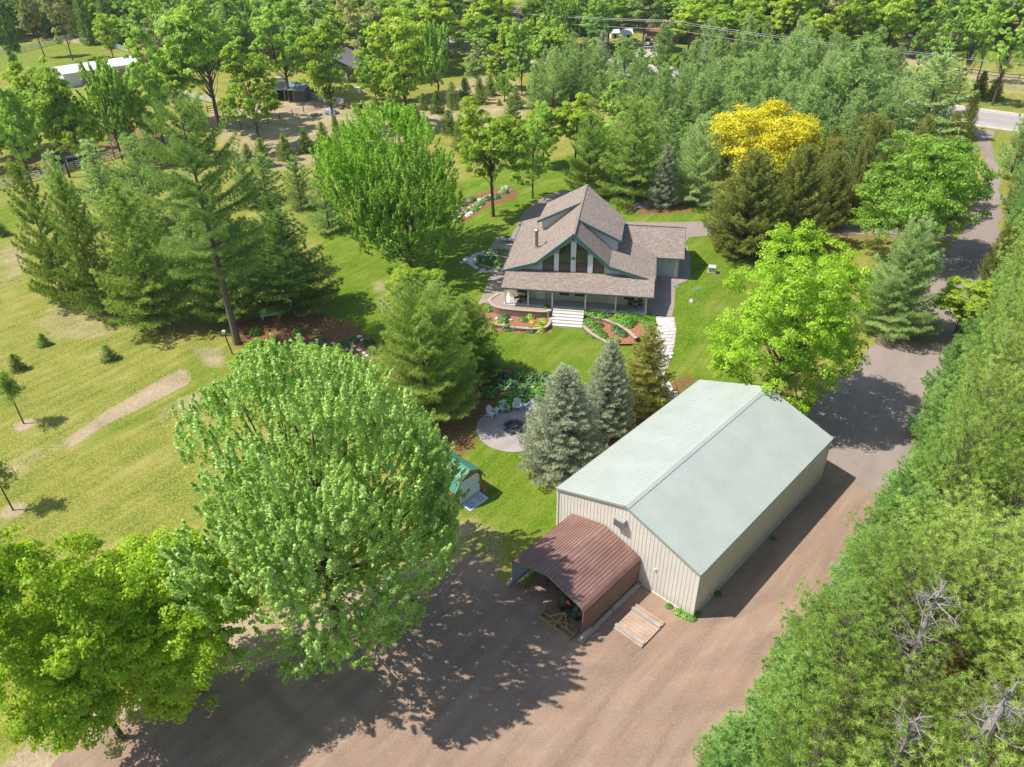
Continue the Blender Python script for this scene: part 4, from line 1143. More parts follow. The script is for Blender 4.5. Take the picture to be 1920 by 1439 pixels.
pf_ = [(-.14, 1.6), (.42, 2.68), (SW / 2, 3.18), (SW - .42, 2.68), (SW + .14, 1.6)]
for (x, z), (x2, z2) in zip(pf_[:-1], pf_[1:]):
    mb = MB(); mb.slab([(x, -.22, z), (x2, -.22, z2), (x2, SD + .2, z2), (x, SD + .2, z)], .03)
    for i in range(20):
        y = -.18 + i * (SD + .34) / 19; mb.beam((x, y, z + .02), (x2, y, z2 + .02), .035, .04)
    mb.build('roof_panel', M['roofteal'], sh)
mb = MB()
for (x, z), (x2, z2) in zip(pf_[:-1], pf_[1:]): mb.beam((x, -.24, z - .06), (x2, -.24, z2 - .06), .03, .12)
mb.beam((SW / 2, -.24, 3.2), (SW / 2, SD + .2, 3.2), .2, .05)
mb.build('trim', M['roofteal'], sh)
mb = MB(); mb.poly([(x, -.035, z) for x, z in ((.32, .12), (2.63, .12), (2.63, 1.95), (2.3, 2.3), (.65, 2.3), (.32, 1.95))])
dd = mb.build('roll_door', mat_plain('blue_white_door', (.62, .66, .72), .5, var=.04), sh)
mb = MB()
for i in range(8): mb.box(.33, -.05, .3 + i * .22, 2.62, -.036, .315 + i * .22)
mb.build('door_ribs', M['white'], dd)
mb = MB(); mb.box(2.45, -.09, 1.1, 2.55, -.05, 1.2); mb.build('handle', M['dark'], dd)
mb = MB(); mb.beam((.3, -.04, .1), (.3, -.04, 1.98), .09, .06, up=(0, 1, 0)); mb.beam((2.66, -.04, .1), (2.66, -.04, 1.98), .09, .06, up=(0, 1, 0))
mb.build('door_trim', M['cedarwall'], sh)
rp = empty('ramp', (SX, SY, 0), SR); tag(rp, 'pale blue boarded ramp lying at the white door of the small shed', 'ramp')
mb = MB(); mb.slab([(.45, -.12, .14), (2.55, -.12, .14), (2.55, -1.12, .05), (.45, -1.12, .05)], .05); mb.build('ramp_board', mat_plain('pale_blue_board', (.50, .60, .70), .6, var=.06), rp)
mb = MB()
for i in range(3):
    for j in range(2): mb.beam((.7 + j * 1.0, -.32 - i * .27, .135 - i * .024), (1.35 + j * .9, -.32 - i * .27, .135 - i * .024), .04, .02)
mb.build('tread_strip', M['slate'], rp)
o = MB().box(0, 0, 0, .42, .2, .12).build('brick_step', mat_plain('brick_red', (.42, .20, .15), .9)); q = Vector((SX, SY, 0)) + Matrix.Rotation(SR, 3, 'Z') @ Vector((2.75, -.35, 0)); o.location = q; o.rotation_euler = (0, 0, SR + .3); tag(o, 'small red brick block at the right corner of the shed door', 'brick')
hs = MB(); pts = [(math.cos(t) * (.42 + .03 * math.sin(3 * t)), math.sin(t) * .36, .05 + .02 * (t / 6.28)) for t in np.linspace(0, 24, 90)]
hs.tube(pts, .022, 5); o = hs.build('garden_hose', M['red']); o.location = G(829, 1006); tag(o, 'coiled red garden hose on the ground below the small shed', 'hose')
# ------------------------------------------------------------------ concrete walks and patios round the house
def Z1(pts, z=None): return [G(860 + x / 4, 320 + y / 4, z)[:2] for x, y in pts]
sheet('side_walk', Z1([(1440, 790), (1408, 1072), (1480, 1088), (1600, 1097), (1620, 1000), (1625, 905), (1645, 855), (1700, 835), (1742, 806), (1738, 640), (1715, 575), (1676, 540), (1600, 500), (1500, 600)], PAD), M['walk'], .03, .8, .05)
sheet('left_walk', Z1([(430, 740), (255, 745), (215, 850), (180, 940), (140, 1005), (250, 985), (345, 940), (400, 900), (440, 800)], PAD), M['walk'], .03, .8, .06)
sheet('side_patio', Z1([(320, 497), (445, 500), (600, 560), (430, 700), (225, 640), (250, 555), (280, 515)], PAD), M['walk'], .028, .8, .05)
# ------------------------------------------------------------------ retaining walls and planted terraces
def smooth(pts, k=5):
    P = [Vector(p) for p in pts]; out = []
    for i in range(len(P) - 1):
        p0 = P[max(i - 1, 0)]; p1 = P[i]; p2 = P[i + 1]; p3 = P[min(i + 2, len(P) - 1)]
        for j in range(k):
            t = j / k
            out.append(.5 * ((2 * p1) + (p2 - p0) * t + (2 * p0 - 5 * p1 + 4 * p2 - p3) * t * t + (-p0 + 3 * p1 - 3 * p2 + p3) * t ** 3))
    out.append(P[-1]); return out
def retaining(pts, z0, z1, label, w=.3):
    P = smooth([(x, y) for x, y in pts])
    def ring(mb, w, za, zb):
        L = []; Rr = []
        for i, p in enumerate(P):
            d = (P[min(i + 1, len(P) - 1)] - P[max(i - 1, 0)]).normalized(); nn = Vector((-d.y, d.x))
            L.append(p + nn * w / 2); Rr.append(p - nn * w / 2)
        for i in range(len(P) - 1):
            mb.add([(L[i].x, L[i].y, za), (L[i + 1].x, L[i + 1].y, za), (Rr[i + 1].x, Rr[i + 1].y, za), (Rr[i].x, Rr[i].y, za), (L[i].x, L[i].y, zb), (L[i + 1].x, L[i + 1].y, zb), (Rr[i + 1].x, Rr[i + 1].y, zb), (Rr[i].x, Rr[i].y, zb)],
                   [(4, 5, 6, 7), (0, 4, 7, 3), (1, 2, 6, 5), (0, 1, 5, 4), (3, 7, 6, 2)])
    t = empty('retaining_wall', (0, 0, 0)); tag(t, label, 'retaining wall')
    mb = MB(); ring(mb, w, z0, z1 - .1); mb.build('blockwork', M['block'], t)
    mb = MB(); ring(mb, w + .06, z1 - .1, z1); mb.build('coping', M['blockcap'], t)
    return P
def H(u, v): return house_xy(u, v)
retaining([H(-1.0, 2.6), H(-1.75, 1.2), H(-1.55, .1), H(-.6, -.75), H(1.2, -1.05), H(3.4, -1.1), H(5.0, -1.0), H(5.55, -.55)], -.05, 1.07, 'tall curved tan block retaining wall left of the porch steps')
retaining([H(-2.6, .6), H(-3.1, -1.2), H(-2.2, -2.9), H(0, -3.6), H(2.9, -4.0), H(4.8, -3.75), H(5.55, -2.9), H(5.62, -1.2)], -.05, .45, 'low curved tan block wall in front of the tall one, left of the porch steps')
retaining([Vector(p) for p in Z1([(945, 1075), (1000, 1095), (1100, 1120), (1180, 1150), (1260, 1195), (1330, 1260)], .55)], -.05, .6, 'upper curved block wall right of the porch steps')
retaining([Vector(p) for p in Z1([(938, 1130), (945, 1175), (1000, 1225), (1080, 1270), (1140, 1305)], .25)], -.05, .32, 'lower curved block wall right of the porch steps')
def fill(name, pts, z, mat):
    mb = MB(); P = [(p[0], p[1], z) for p in pts]; mb.poly(P); o = mb.build(name, mat); tag(o, kind='structure'); return o
a = smooth([H(-1.0, 2.6), H(-1.75, 1.2), H(-1.55, .1), H(-.6, -.75), H(1.2, -1.05), H(3.4, -1.1), H(5.0, -1.0), H(5.55, -.55)])
fill('gravel_terrace', [tuple(p) for p in a] + [H(5.7, 0), H(0, 0), H(0, 2.6)], .985, M['pea'])
b = smooth([H(-2.6, .6), H(-3.1, -1.2), H(-2.2, -2.9), H(0, -3.6), H(2.9, -4.0), H(4.8, -3.75), H(5.55, -2.9), H(5.62, -1.2)])
fill('mulch_bed', [tuple(p) for p in b] + [tuple(H(5.5, -.8))] + [tuple(p) for p in a[::-1]], .22, M['mulch'])
c1 = Z1([(945, 1075), (1000, 1095), (1100, 1120), (1180, 1150), (1260, 1195), (1330, 1260), (1480, 1200), (1490, 1090)], .5)
fill('mulch_bed', c1 + [H(16.3, -.02), H(9.4, -.02)], .52, M['mulch'])
c2 = Z1([(938, 1130), (945, 1175), (1000, 1225), (1080, 1270), (1140, 1305), (1330, 1300), (1330, 1262), (1260, 1197), (1180, 1152), (1100, 1122), (1000, 1097), (945, 1077)], .22)
fill('mulch_bed', c2, .24, M['mulch'])
sheet('mulch_bed', Z1([(140, 1010), (250, 985), (250, 1060), (700, 1230), (700, 1190), (640, 1225), (450, 1220), (250, 1195), (120, 1180)]), M['mulch'], .02, .7, .1)
retaining([Vector(p) for p in Z1([(130, 690), (180, 712), (250, 735), (360, 742)], .9)], 0, 1.0, 'block wall of the shaded planting bed beside the side patio, lower tier')
retaining([Vector(p) for p in Z1([(200, 640), (290, 642), (390, 655)], 1.3)], 0, 1.35, 'block wall of the shaded planting bed beside the side patio, upper tier')

# ------------------------------------------------------------------ plants in the beds
def plant_mesh(seed, n_, hgt, rad, leaf, mat, asp=.45):
    rng = np.random.default_rng(seed)
    th = rng.uniform(0, 2 * PI, n_); rr = rad * rng.uniform(size=n_) ** .5
    P = np.stack([rr * np.cos(th), rr * np.sin(th), hgt * (1 - (rr / rad) ** 2 * .7) * rng.uniform(.25, 1, n_)], 1)
    N = unit(P * np.array([1.2, 1.2, .2]) + np.array([0, 0, rad]) + rng.normal(size=P.shape) * .3 * rad)
    V, F = leaf_cards(rng, P, N, leaf)
    me = np_mesh('garden_plant', V, F, .5 + rng.normal(size=n_) * .2); me.materials.append(mat); return me
M['plant'] = mat_leaf('garden_leaf', (.05, .16, .01), (.13, .33, .02), (.30, .50, .05), gloss=.1)
M['plantdark'] = mat_leaf('dark_garden_leaf', (.03, .10, .02), (.08, .20, .04), (.18, .33, .08))
M['plantlime'] = mat_leaf('lime_garden_leaf', (.20, .28, .01), (.36, .46, .02), (.52, .60, .06))
M['plantorange'] = mat_leaf('orange_flower', (.55, .25, .02), (.80, .42, .03), (.9, .6, .1))
PM = {k: [plant_mesh(300 + i * 7 + j, 240, .42, .36, .11, M[k]) for j in range(3)] for i, k in enumerate(('plant', 'plantdark', 'plantlime', 'plantorange'))}
def plant(p, kind, s, label, group=None, name='garden_plant'):
    me = PM[kind][R.randrange(3)]
    o = bpy.data.objects.new(name, me); C.link(o); o.location = p; s *= 1.3; o.scale = (s, s, s * R.uniform(.7, 1.0)); o.rotation_euler = (0, 0, R.uniform(0, 6))
    tag(o, label, 'plant', group); return o
def Zp(x, y, z): return G(860 + x / 4, 320 + y / 4, z)
# low wall bed, single plants one can point to
for x, y, z, k, s, lab in [(345, 1110, .24, 'plantdark', 1.2, 'dark green clump in the terrace bed below the tall curved wall'),
    (345, 1135, .24, 'plant', .9, 'bright green clump just in front of the dark clump below the tall curved wall'),
    (485, 1125, .24, 'plant', 1.0, 'green rounded plant in the middle of the left terrace bed'),
    (540, 1105, .24, 'plantlime', 1.0, 'lime round shrub against the tall curved wall'),
    (555, 1143, .24, 'plantorange', .8, 'orange flowering plant in the left terrace bed'),
    (640, 1140, .24, 'plantlime', 1.1, 'yellow green sprawling plant at the steps end of the left terrace bed'),
    (600, 1165, .24, 'plantlime', .9, 'yellow green ground cover behind the low curved wall coping'),
    (225, 1045, .24, 'plant', 1.3, 'tall bright green plant at the left end of the terrace bed'),
    (190, 1010, .24, 'plant', 1.2, 'leafy green plant beside the left walk and the tall curved wall'),
    (300, 1155, .24, 'plantlime', .9, 'straggly yellow green plant near the left bend of the low curved wall'),
    (660, 1030, .95, 'plantdark', .8, 'small plant on the gravel terrace beside the top of the steps')]:
    plant(Zp(x, y, z), k, s * 1.15, lab)
for x, y, k, s in [(250, 1172, 'plant', 1.1), (365, 1190, 'plantdark', 1.25), (415, 1192, 'plantdark', .9), (467, 1198, 'plantdark', .7), (540, 1205, 'plantdark', 1.1), (617, 1203, 'plantlime', 1.1)]:
    plant(Zp(x, y, 0), k, s * 1.15, 'rounded shrub at the foot of the low curved wall left of the steps', 'shrubs at the foot of the low curved wall')
for x, y, k, s in [(970, 1075, 'plant', 1.3), (1010, 1085, 'plant', 1.1), (1050, 1075, 'plant', 1.3), (1070, 1100, 'plant', 1.1), (1120, 1085, 'plantdark', 1.1), (1180, 1070, 'plant', 1.4), (1210, 1100, 'plant', 1.4), (1240, 1075, 'plant', 1.4), (1180, 1125, 'plant', 1.3), (1230, 1135, 'plant', 1.4), (1280, 1100, 'plant', 1.5), (1290, 1140, 'plant', 1.4), (1320, 1075, 'plant', 1.3), (1335, 1110, 'plant', 1.3), (1270, 1165, 'plant', 1.3), (1400, 1140, 'plant', 1.4), (1430, 1110, 'plant', 1.2), (1450, 1150, 'plant', 1.3), (1420, 1180, 'plant', 1.3), (1430, 1080, 'plantdark', 1.2), (1465, 1120, 'plantdark', 1.1), (1465, 1180, 'plant', 1.2)]:
    plant(Zp(x, y, .54), k, s * 1.1, 'leafy perennial in the upper bed between the porch and the upper curved wall', 'perennials in the upper bed right of the steps')
for x, y, k, s in [(975, 1150, 'plant', 1.4), (1005, 1165, 'plant', 1.3), (1055, 1165, 'plantdark', 1.0), (1040, 1205, 'plant', 1.2), (1075, 1230, 'plant', 1.1), (1090, 1250, 'plant', 1.0), (1170, 1190, 'plantdark', 1.1), (1200, 1215, 'plantdark', 1.1), (1230, 1235, 'plantdark', 1.1), (1140, 1280, 'plant', 1.0), (1180, 1280, 'plant', 1.0)]:
    plant(Zp(x, y, .26), k, s * 1.1, 'leafy perennial between the two curved walls right of the steps', 'perennials between the two right hand walls')
for x, y in [(965, 1220), (1010, 1255), (955, 1205)]:
    plant(Zp(x, y, 0), 'plantdark', .6, 'tiny plant at the foot of the lower right hand wall', 'tiny plants below the lower right wall')
for x, y, z in [(170, 660, .95), (210, 670, .95), (250, 665, .95), (290, 690, .95), (230, 700, .95), (320, 700, .95), (240, 615, 1.3), (290, 620, 1.3), (340, 625, 1.3), (180, 690, .95)]:
    plant(Zp(x, y, z), 'plantdark', 1.5, 'dark shaded plant in the two tier bed by the side patio', 'dark plants in the two tier side bed')
for x, y in [(905, 705), (925, 700), (950, 712), (975, 705), (1000, 715), (1020, 712), (960, 730), (985, 735), (935, 725), (1010, 735), (1035, 728), (915, 740), (975, 750), (1000, 752), (955, 752), (945, 765), (1020, 755), (890, 700)]:
    plant(G(x, y), R.choice(['plant', 'plant', 'plantdark']), 2.1, 'bright green perennial in the mulch bed behind the fire pit chairs', 'perennials behind the fire pit')
for x, y in [(560, 625), (600, 640), (640, 650), (660, 640), (700, 660), (665, 680), (620, 665), (585, 670), (545, 650), (715, 690), (640, 690), (690, 645), (500, 650), (480, 625)]:
    plant(G(x, y), R.choice(['plantdark', 'plant', 'plantdark']), 1.6, 'low green plant among the stepping stones of the mulch garden', 'plants in the stepping stone garden')
for x, y in [(855, 395), (868, 385), (885, 378), (900, 385), (915, 375), (875, 400), (860, 415), (945, 362), (930, 372), (850, 405), (890, 395)]:
    plant(G(x, y), R.choice(['plant', 'plantdark']), 1.7, 'green clump among the rocks of the rock garden', 'plants in the rock garden')
for x, y in [(1272, 1150), (1285, 1156), (1297, 1160), (1306, 1152), (1254, 1138), (1345, 1115), (1450, 1012)]:
    plant(G(x, y), 'plantdark' if x > 1310 else 'plant', .6 if x > 1305 or x < 1270 else .75, 'weed growing against the base of the metal barn', 'weeds at the barn base', 'weed')

# ------------------------------------------------------------------ stones
def stone_mesh(seed, flat):
    mb = MB(); mb.blob((0, 0, 0), (1, .8, .25 if flat else .7), seed, .3, 9, 5)
    me = bpy.data.meshes.new('stone'); me.from_pydata(mb.v, [], mb.f); me.update(); return me
FL = [stone_mesh(i, True) for i in range(3)]; RK = [stone_mesh(i + 5, False) for i in range(4)]
for m_ in FL: m_.materials.append(M['stone_white'])
for i, m_ in enumerate(RK): m_.materials.append(M['stone_grey'] if i % 2 else M['stone_white'])
def stone(name, me, p, s, label, group=None, cat='stone'):
    o = bpy.data.objects.new(name, me); C.link(o); o.location = p; o.scale = (s, s, s); o.rotation_euler = (0, 0, R.uniform(0, 6)); tag(o, label, cat, group); return o
for x, y in [(545, 660), (552, 656), (557, 661), (560, 653), (564, 651), (547, 668), (556, 672), (540, 675), (565, 648), (582, 643), (600, 632), (601, 641), (605, 643), (624, 644), (634, 645), (647, 650), (660, 645), (664, 641), (670, 635), (674, 631), (678, 638), (662, 650), (628, 659), (650, 655), (683, 662), (687, 667), (684, 675), (690, 682), (700, 672), (716, 667), (702, 687), (676, 672), (672, 656), (610, 655), (594, 650)]:
    stone('stepping_stone', FL[R.randrange(3)], G(x, y), R.uniform(.22, .34), 'pale round stepping stone in the mulch garden left of the white pine', 'stepping stones in the mulch garden')
for x, y in [(852, 402), (858, 398), (864, 392), (872, 398), (880, 390), (888, 386), (893, 381), (900, 377), (906, 381), (884, 402), (891, 397), (878, 405), (862, 410), (912, 372), (920, 368), (930, 366), (940, 362), (948, 358), (855, 412), (896, 392), (950, 354), (943, 356), (958, 357), (902, 390)]:
    stone('garden_rock', RK[R.randrange(4)], G(x, y), R.uniform(.25, .65), 'pale rock in the mulched rock garden by the side driveway', 'rocks in the rock garden', 'rock')
for x, y, s in [(1031, 1050, .35), (1018, 1056, .25), (395, 1122, .28), (285, 1110, .25), (340, 1150, .2)]:
    stone('garden_rock', RK[1 if x > 1000 else 0], Zp(x, y, .6 if x > 1000 else .26), s, 'small rock set in the terraced beds beside the porch steps', 'rocks in the terraced beds', 'rock')
stone('stump', RK[3], G(1297, 566), .42, 'small brown stump and rocks alone on the lawn right of the house', cat='stump')
for i, (x, y, s) in enumerate([(1240, 672, .5), (958, 830, .3)]):
    pass
# flagstone paths: many irregular slabs fitted together
def flag_path(name, poly, seed):
    rng = np.random.default_rng(seed); arr = np.array(poly); x0, y0 = arr.min(0); x1, y1 = arr.max(0)
    mb = MB(); st = .62
    for iy in range(int((y1 - y0) / st / .87) + 1):
        for ix in range(int((x1 - x0) / st) + 1):
            cx = x0 + (ix + .5 * (iy % 2)) * st + rng.uniform(-.06, .06); cy = y0 + iy * st * .87 + rng.uniform(-.06, .06)
            m = poly_mask(np.array([cx]), np.array([cy]), arr, .1)[0]
            if m < .5 or rng.uniform() < .04: continue
            k = 6; r = st * .61
            pts = [(cx + math.cos(2 * PI * j / k + PI / 6) * r * rng.uniform(.85, 1.0), cy + math.sin(2 * PI * j / k + PI / 6) * r * rng.uniform(.85, 1.0)) for j in range(k)]
            z = float(hz(cx, cy)); mb.prism(pts, z - .05, z + .045 + rng.uniform(-.006, .006))
    o = mb.build(name, M['stone_white']); tag(o, kind='structure'); return o
M['grit'] = mat_plain('pale_path_grit', (.50, .42, .37), .95, var=.25, scale=6)
PATH = gp([(1230, 594), (1264, 595), (1268, 620), (1264, 650), (1252, 690), (1247, 700), (1264, 735), (1278, 745), (1255, 752), (1238, 720), (1224, 690), (1223, 660), (1232, 630)])
sheet('path_bed', PATH, M['grit'], .025, .6, .05)
flag_path('flagstone_path', gp([(1232, 596), (1262, 597), (1265, 620), (1262, 650), (1250, 690), (1245, 700), (1262, 735), (1275, 745), (1255, 750), (1240, 720), (1226, 690), (1225, 660), (1234, 630)]), 3)
flag_path('stone_steps_path', gp([(862, 490), (890, 478), (912, 470), (908, 482), (885, 495), (900, 505), (935, 508), (935, 513), (895, 510)]), 4)
sheet('mulch_strip', gp([(1236, 595), (1228, 640), (1218, 690), (1228, 690), (1238, 640), (1243, 597)]), M['mulch'], .02, .8, .1)

# ------------------------------------------------------------------ fire pit patio
PX, PY, PR_ = .2, 56.25, 3.55
o = MB().tube([(PX, PY, -.1), (PX, PY, .05)], PR_, 64).build('fire_pit_patio', M['patio']); tag(o, kind='structure')
fp = empty('fire_pit', (PX - .05, PY - .05, .05)); tag(fp, 'round sunken looking fire pit of dark stones in the middle of the circular patio', 'fire pit')
mb = MB()
for row in range(2):
    for i in range(16):
        a = 2 * PI * (i + .5 * row) / 16; mb.blob((math.cos(a) * .95, math.sin(a) * .85, .1 + row * .15), (.19, .15, .1), i + row * 20, .3, 7, 4)
mb.build('stone_ring', mat_plain('dark_fire_stone', (.13, .12, .125), .9, var=.4, scale=5), fp)
mb = MB(); mb.tube([(0, 0, .0), (0, 0, .04)], .8, 20); mb.build('ash_bed', mat_plain('ash', (.10, .11, .13), .95, var=.5, scale=6), fp)
mb = MB()
for i in range(5): mb.tube([(-.4 + .1 * i, -.25 + .07 * i, .08 + .03 * i), (.35 - .05 * i, .3 - .12 * i, .1 + .03 * i)], .045, 6)
mb.build('logs', M['stone_grey'], fp)
def adirondack(loc, rz, label):
    t = empty('adirondack_chair', loc, rz); tag(t, label, 'chair', None)
    W = M['chairwhite']
    mb = MB()
    for i in range(5): mb.beam((-.24 + .12 * i, .30, .36), (-.24 + .12 * i, -.22, .26), .1, .025)
    mb.build('seat', W, t)
    mb = MB()
    for i in range(5):
        x = -.24 + .12 * i; hh = .98 - abs(i - 2) * .055
        mb.beam((x, -.2, .24), (x * 1.15, -.55, hh), .1, .025, up=(0, 1, 0))
    mb.beam((-.3, -.36, .5), (.3, -.36, .5), .07, .03); mb.build('backrest', W, t)
    for s in (-1, 1):
        mb = MB(); mb.beam((s * .36, .38, .56), (s * .36, -.42, .54), .14, .025); mb.build('armrest', W, t)
        mb = MB(); mb.beam((s * .33, .30, 0), (s * .33, .30, .55), .04, .1, up=(0, 1, 0)); mb.build('leg', W, t)
        mb = MB(); mb.beam((s * .29, .32, .34), (s * .29, -.62, .03), .03, .12); mb.build('leg', W, t)
    return t
M['chairwhite'] = mat_plain('white_resin', (.70, .72, .76), .45, var=.03)
for (x, y), lab in zip([(-1.9, 58.1), (-.75, 58.85), (.45, 59.15), (1.75, 59.0)], ['white slatted adirondack chair, leftmost of those around the fire pit', 'white slatted adirondack chair, second from the left around the fire pit', 'white slatted adirondack chair, third from the left around the fire pit', 'white slatted adirondack chair half hidden behind the pale blue spruce']):
    rz = math.atan2(PY - y, PX - x) - PI / 2; adirondack((x, y, .05), rz, lab)
def side_table(loc, rz, label):
    t = empty('side_table', loc, rz); tag(t, label, 'table')
    mb = MB()
    for i in range(4): mb.box(-.24 + i * .125, -.22, .42, -.13 + i * .125, .22, .445)
    mb.build('table_top', M['chairwhite'], t)
    for sx in (-1, 1):
        for sy in (-1, 1): MB().box(sx * .19 - .025, sy * .17 - .025, 0, sx * .19 + .025, sy * .17 + .025, .42).build('leg', M['chairwhite'], t)
side_table((-1.33, 58.75, .05), .5, 'small white table between the two left chairs by the fire pit')
side_table((1.1, 59.25, .05), 0, 'small white table between the third and fourth chairs by the fire pit')
bc = empty('metal_bench', (1.15, 53.6, .05), .35); tag(bc, 'dark metal garden bench at the near edge of the fire pit patio', 'bench')
mb = MB()
for i in range(5): mb.beam((-.55, -.18 + .09 * i, .44), (.55, -.18 + .09 * i, .44), .05, .02)
mb.build('seat', M['dark'], bc)
mb = MB()
for i in range(9): mb.beam((-.5 + .125 * i, .24, .46), (-.5 + .125 * i, .3, .88), .02, .03)
mb.tube([(-.56, .3, .84), (0, .31, .95), (.56, .3, .84)], .02, 5); mb.build('backrest', M['dark'], bc)
for s in (-1, 1):
    mb = MB(); mb.tube([(s * .55, -.2, 0), (s * .55, -.2, .62), (s * .55, .25, .66)], .02, 5); mb.build('leg', M['dark'], bc)
    mb = MB(); mb.tube([(s * .55, .26, 0), (s * .55, .3, .86)], .02, 5); mb.build('leg', M['dark'], bc)

# lamp posts, bird house post, small yard objects
def post_lamp(p, hgt, label, white=False):
    t = empty('garden_lamp', p); tag(t, label, 'lamp'); mt = M['white'] if white else M['dark']
    MB().cyl(0, 0, 0, hgt, .03, 8).build('pole', mt, t)
    mb = MB(); mb.cyl(0, 0, hgt, hgt + .16, .08, 8, .1); mb.cyl(0, 0, hgt + .16, hgt + .24, .13, 8, .03); mb.build('lamp_head', mt, t)
post_lamp(Zp(670, 1108, .4), .9, 'white garden lamp on a thin post beside the porch steps', True)
post_lamp(G(982, 722), 1.3, 'dark garden lamp on a post in the bed behind the fire pit')
bp = empty('birdhouse_post', G(436, 665), 0); tag(bp, 'leaning brown post topped with a small white box beside the tall pine trunk', 'birdhouse')
MB().beam((0, 0, 0), (-.35, .1, 2.6), .1, .1).build('post', M['bark'], bp)
mb = MB(); mb.box(-.5, -.05, 2.55, -.22, .2, 2.8); mb.slab([(-.54, -.09, 2.84), (-.36, -.09, 2.93), (-.36, .24, 2.93), (-.54, .24, 2.84)], .03); mb.slab([(-.36, -.09, 2.93), (-.18, -.09, 2.84), (-.18, .24, 2.84), (-.36, .24, 2.93)], .03); mb.build('box', M['white'], bp)
bl = empty('stone_bench', G(508, 596), .3); tag(bl, 'pale blue grey slatted garden bench in shade below the dark pines', 'bench')
mb = MB()
for i in range(5): mb.beam((-1.1, -.3 + i * .15, .45), (1.1, -.3 + i * .15, .45), .12, .04)
mb.build('seat', M['chairwhite'], bl)
for s in (-1, 1): MB().box(s * .9 - .05, -.3, 0, s * .9 + .05, .3, .43).build('leg', M['chairwhite'], bl)
ub = empty('utility_box', G(1334, 511), HA); tag(ub, 'pale metal utility box on a gravel pad in the lawn right of the garage', 'utility box')
mb = MB(); mb.box(-.5, -.4, 0, .5, .4, .12); mb.build('base', M['shoulder'], ub)
mb = MB(); mb.box(-.42, -.34, .12, .42, .34, .72); mb.slab([(-.46, -.38, .76), (.46, -.38, .76), (.46, .38, .86), (-.46, .38, .86)], .05); mb.build('cabinet', mat_plain('grey_green_cabinet', (.48, .50, .45), .5), ub)
mb = MB(); mb.box(-.3, -.352, .2, .3, -.342, .64); mb.build('door', M['steel'], ub)
for x, y, lab in [(1268, 539, 'flat green septic lid in the lawn nearest the side walk'), (1308, 542, 'flat green septic lid in the lawn farther from the side walk')]:
    t = empty('septic_lid', G(x, y)); tag(t, lab, 'lid')
    MB().cyl(0, 0, -.05, .06, .38, 18).build('lid', mat_plain('green_lid', (.10, .24, .16), .6), t)
# patio set, porch furniture
def metal_chair(loc, rz, label, mt):
    t = empty('patio_chair', loc, rz); tag(t, label, 'chair')
    MB().box(-.26, -.25, .4, .26, .25, .44).build('seat', mt, t)
    mb = MB(); mb.beam((-.24, -.26, .42), (-.24, -.42, .98), .035, .035); mb.beam((.24, -.26, .42), (.24, -.42, .98), .035, .035)
    for k in range(4): mb.beam((-.24, -.29 - .035 * k, .55 + .12 * k), (.24, -.29 - .035 * k, .55 + .12 * k), .09, .02, up=(0, 1, 0))
    mb.build('backrest', mt, t)
    for sx in (-1, 1):
        for sy in (-1, 1): MB().box(sx * .23 - .018, sy * .22 - .018, 0, sx * .23 + .018, sy * .22 + .018, .4).build('leg', mt, t)
def round_table(loc, r, label, mt):
    t = empty('patio_table', loc); tag(t, label, 'table')
    MB().cyl(0, 0, .7, .74, r, 20).build('table_top', mt, t); mb = MB(); mb.cyl(0, 0, .03, .7, .04, 8); mb.cyl(0, 0, 0, .04, r * .55, 12); mb.build('pedestal', mt, t)
pz = PAD + .03
q = Zp(365, 535, pz); round_table(q, .45, 'small round table between two chairs on the side patio', M['dark'])
metal_chair((q[0] - .75, q[1], pz), -PI / 2 , 'pale metal chair left of the small table on the side patio', M['steel'])
metal_chair((q[0] + .75, q[1], pz), PI / 2, 'pale metal chair right of the small table on the side patio', M['steel'])
wick = mat_plain('brown_wicker', (.12, .08, .06), .8, var=.3, scale=8)
for u, v, rz, lab in [(1.35, 1.0, -1.2, 'brown wicker chair at the left end of the porch'), (2.35, 1.35, 2.6, 'brown wicker chair against the wall at the left end of the porch'), (14.4, 1.3, PI, 'dark chair on the porch, left of the right hand pair'), (15.5, 1.3, PI, 'dark chair on the porch, at the far right end')]:
    x, y = house_xy(u, v); metal_chair((x, y, 1.06), HA + rz, lab, wick if u < 5 else M['dark'])
x, y = house_xy(1.85, .75); round_table((x, y, 1.06), .35, 'small brown table at the left end of the porch', wick)
x, y = house_xy(14.95, 1.35); round_table((x, y, 1.06), .28, 'small dark table between the right hand porch chairs', M['dark'])

# ------------------------------------------------------------------ fences
def fence(pts, nrail, hgt, mat, label, name='rail_fence', sp=2.6, railh=.14, postm=None, zrail0=.35):
    P = [Vector(p) for p in pts]
    t = empty(name, P[0]); tag(t, label, 'fence')
    o = P[0]; posts = []; 
    for a, b in zip(P[:-1], P[1:]):
        L = (b - a).length; k = max(1, int(round(L / sp)))
        for i in range(k): posts.append(a.lerp(b, i / k))
    posts.append(P[-1])
    for r in range(nrail):
        mb = MB(); z = zrail0 + (hgt - .12 - zrail0) * r / max(1, nrail - 1)
        for a, b in zip(P[:-1], P[1:]):
            a2, b2 = a - o, b - o; mb.beam((a2.x, a2.y, z), (b2.x, b2.y, z), .05, railh)
        mb.build('rail', mat, t)
    for p in posts:
        q = p - o; mb = MB().box(q.x - .07, q.y - .07, 0, q.x + .07, q.y + .07, hgt + .1); mb.build('post', postm or mat, t)
g2 = lambda x, y: G(x, y)
M['fencewhite'] = mat_plain('white_fence_board', (.66, .65, .66), .6, var=.08)
M['fencebrown'] = mat_plain('brown_fence_post', (.10, .07, .05), .85, var=.2)
fence([g2(-60, 112), g2(0, 103), g2(32, 100), g2(75, 90), g2(137, 72)], 4, 1.5, M['fencewhite'], 'pale rail fence along the left far side of the pasture')
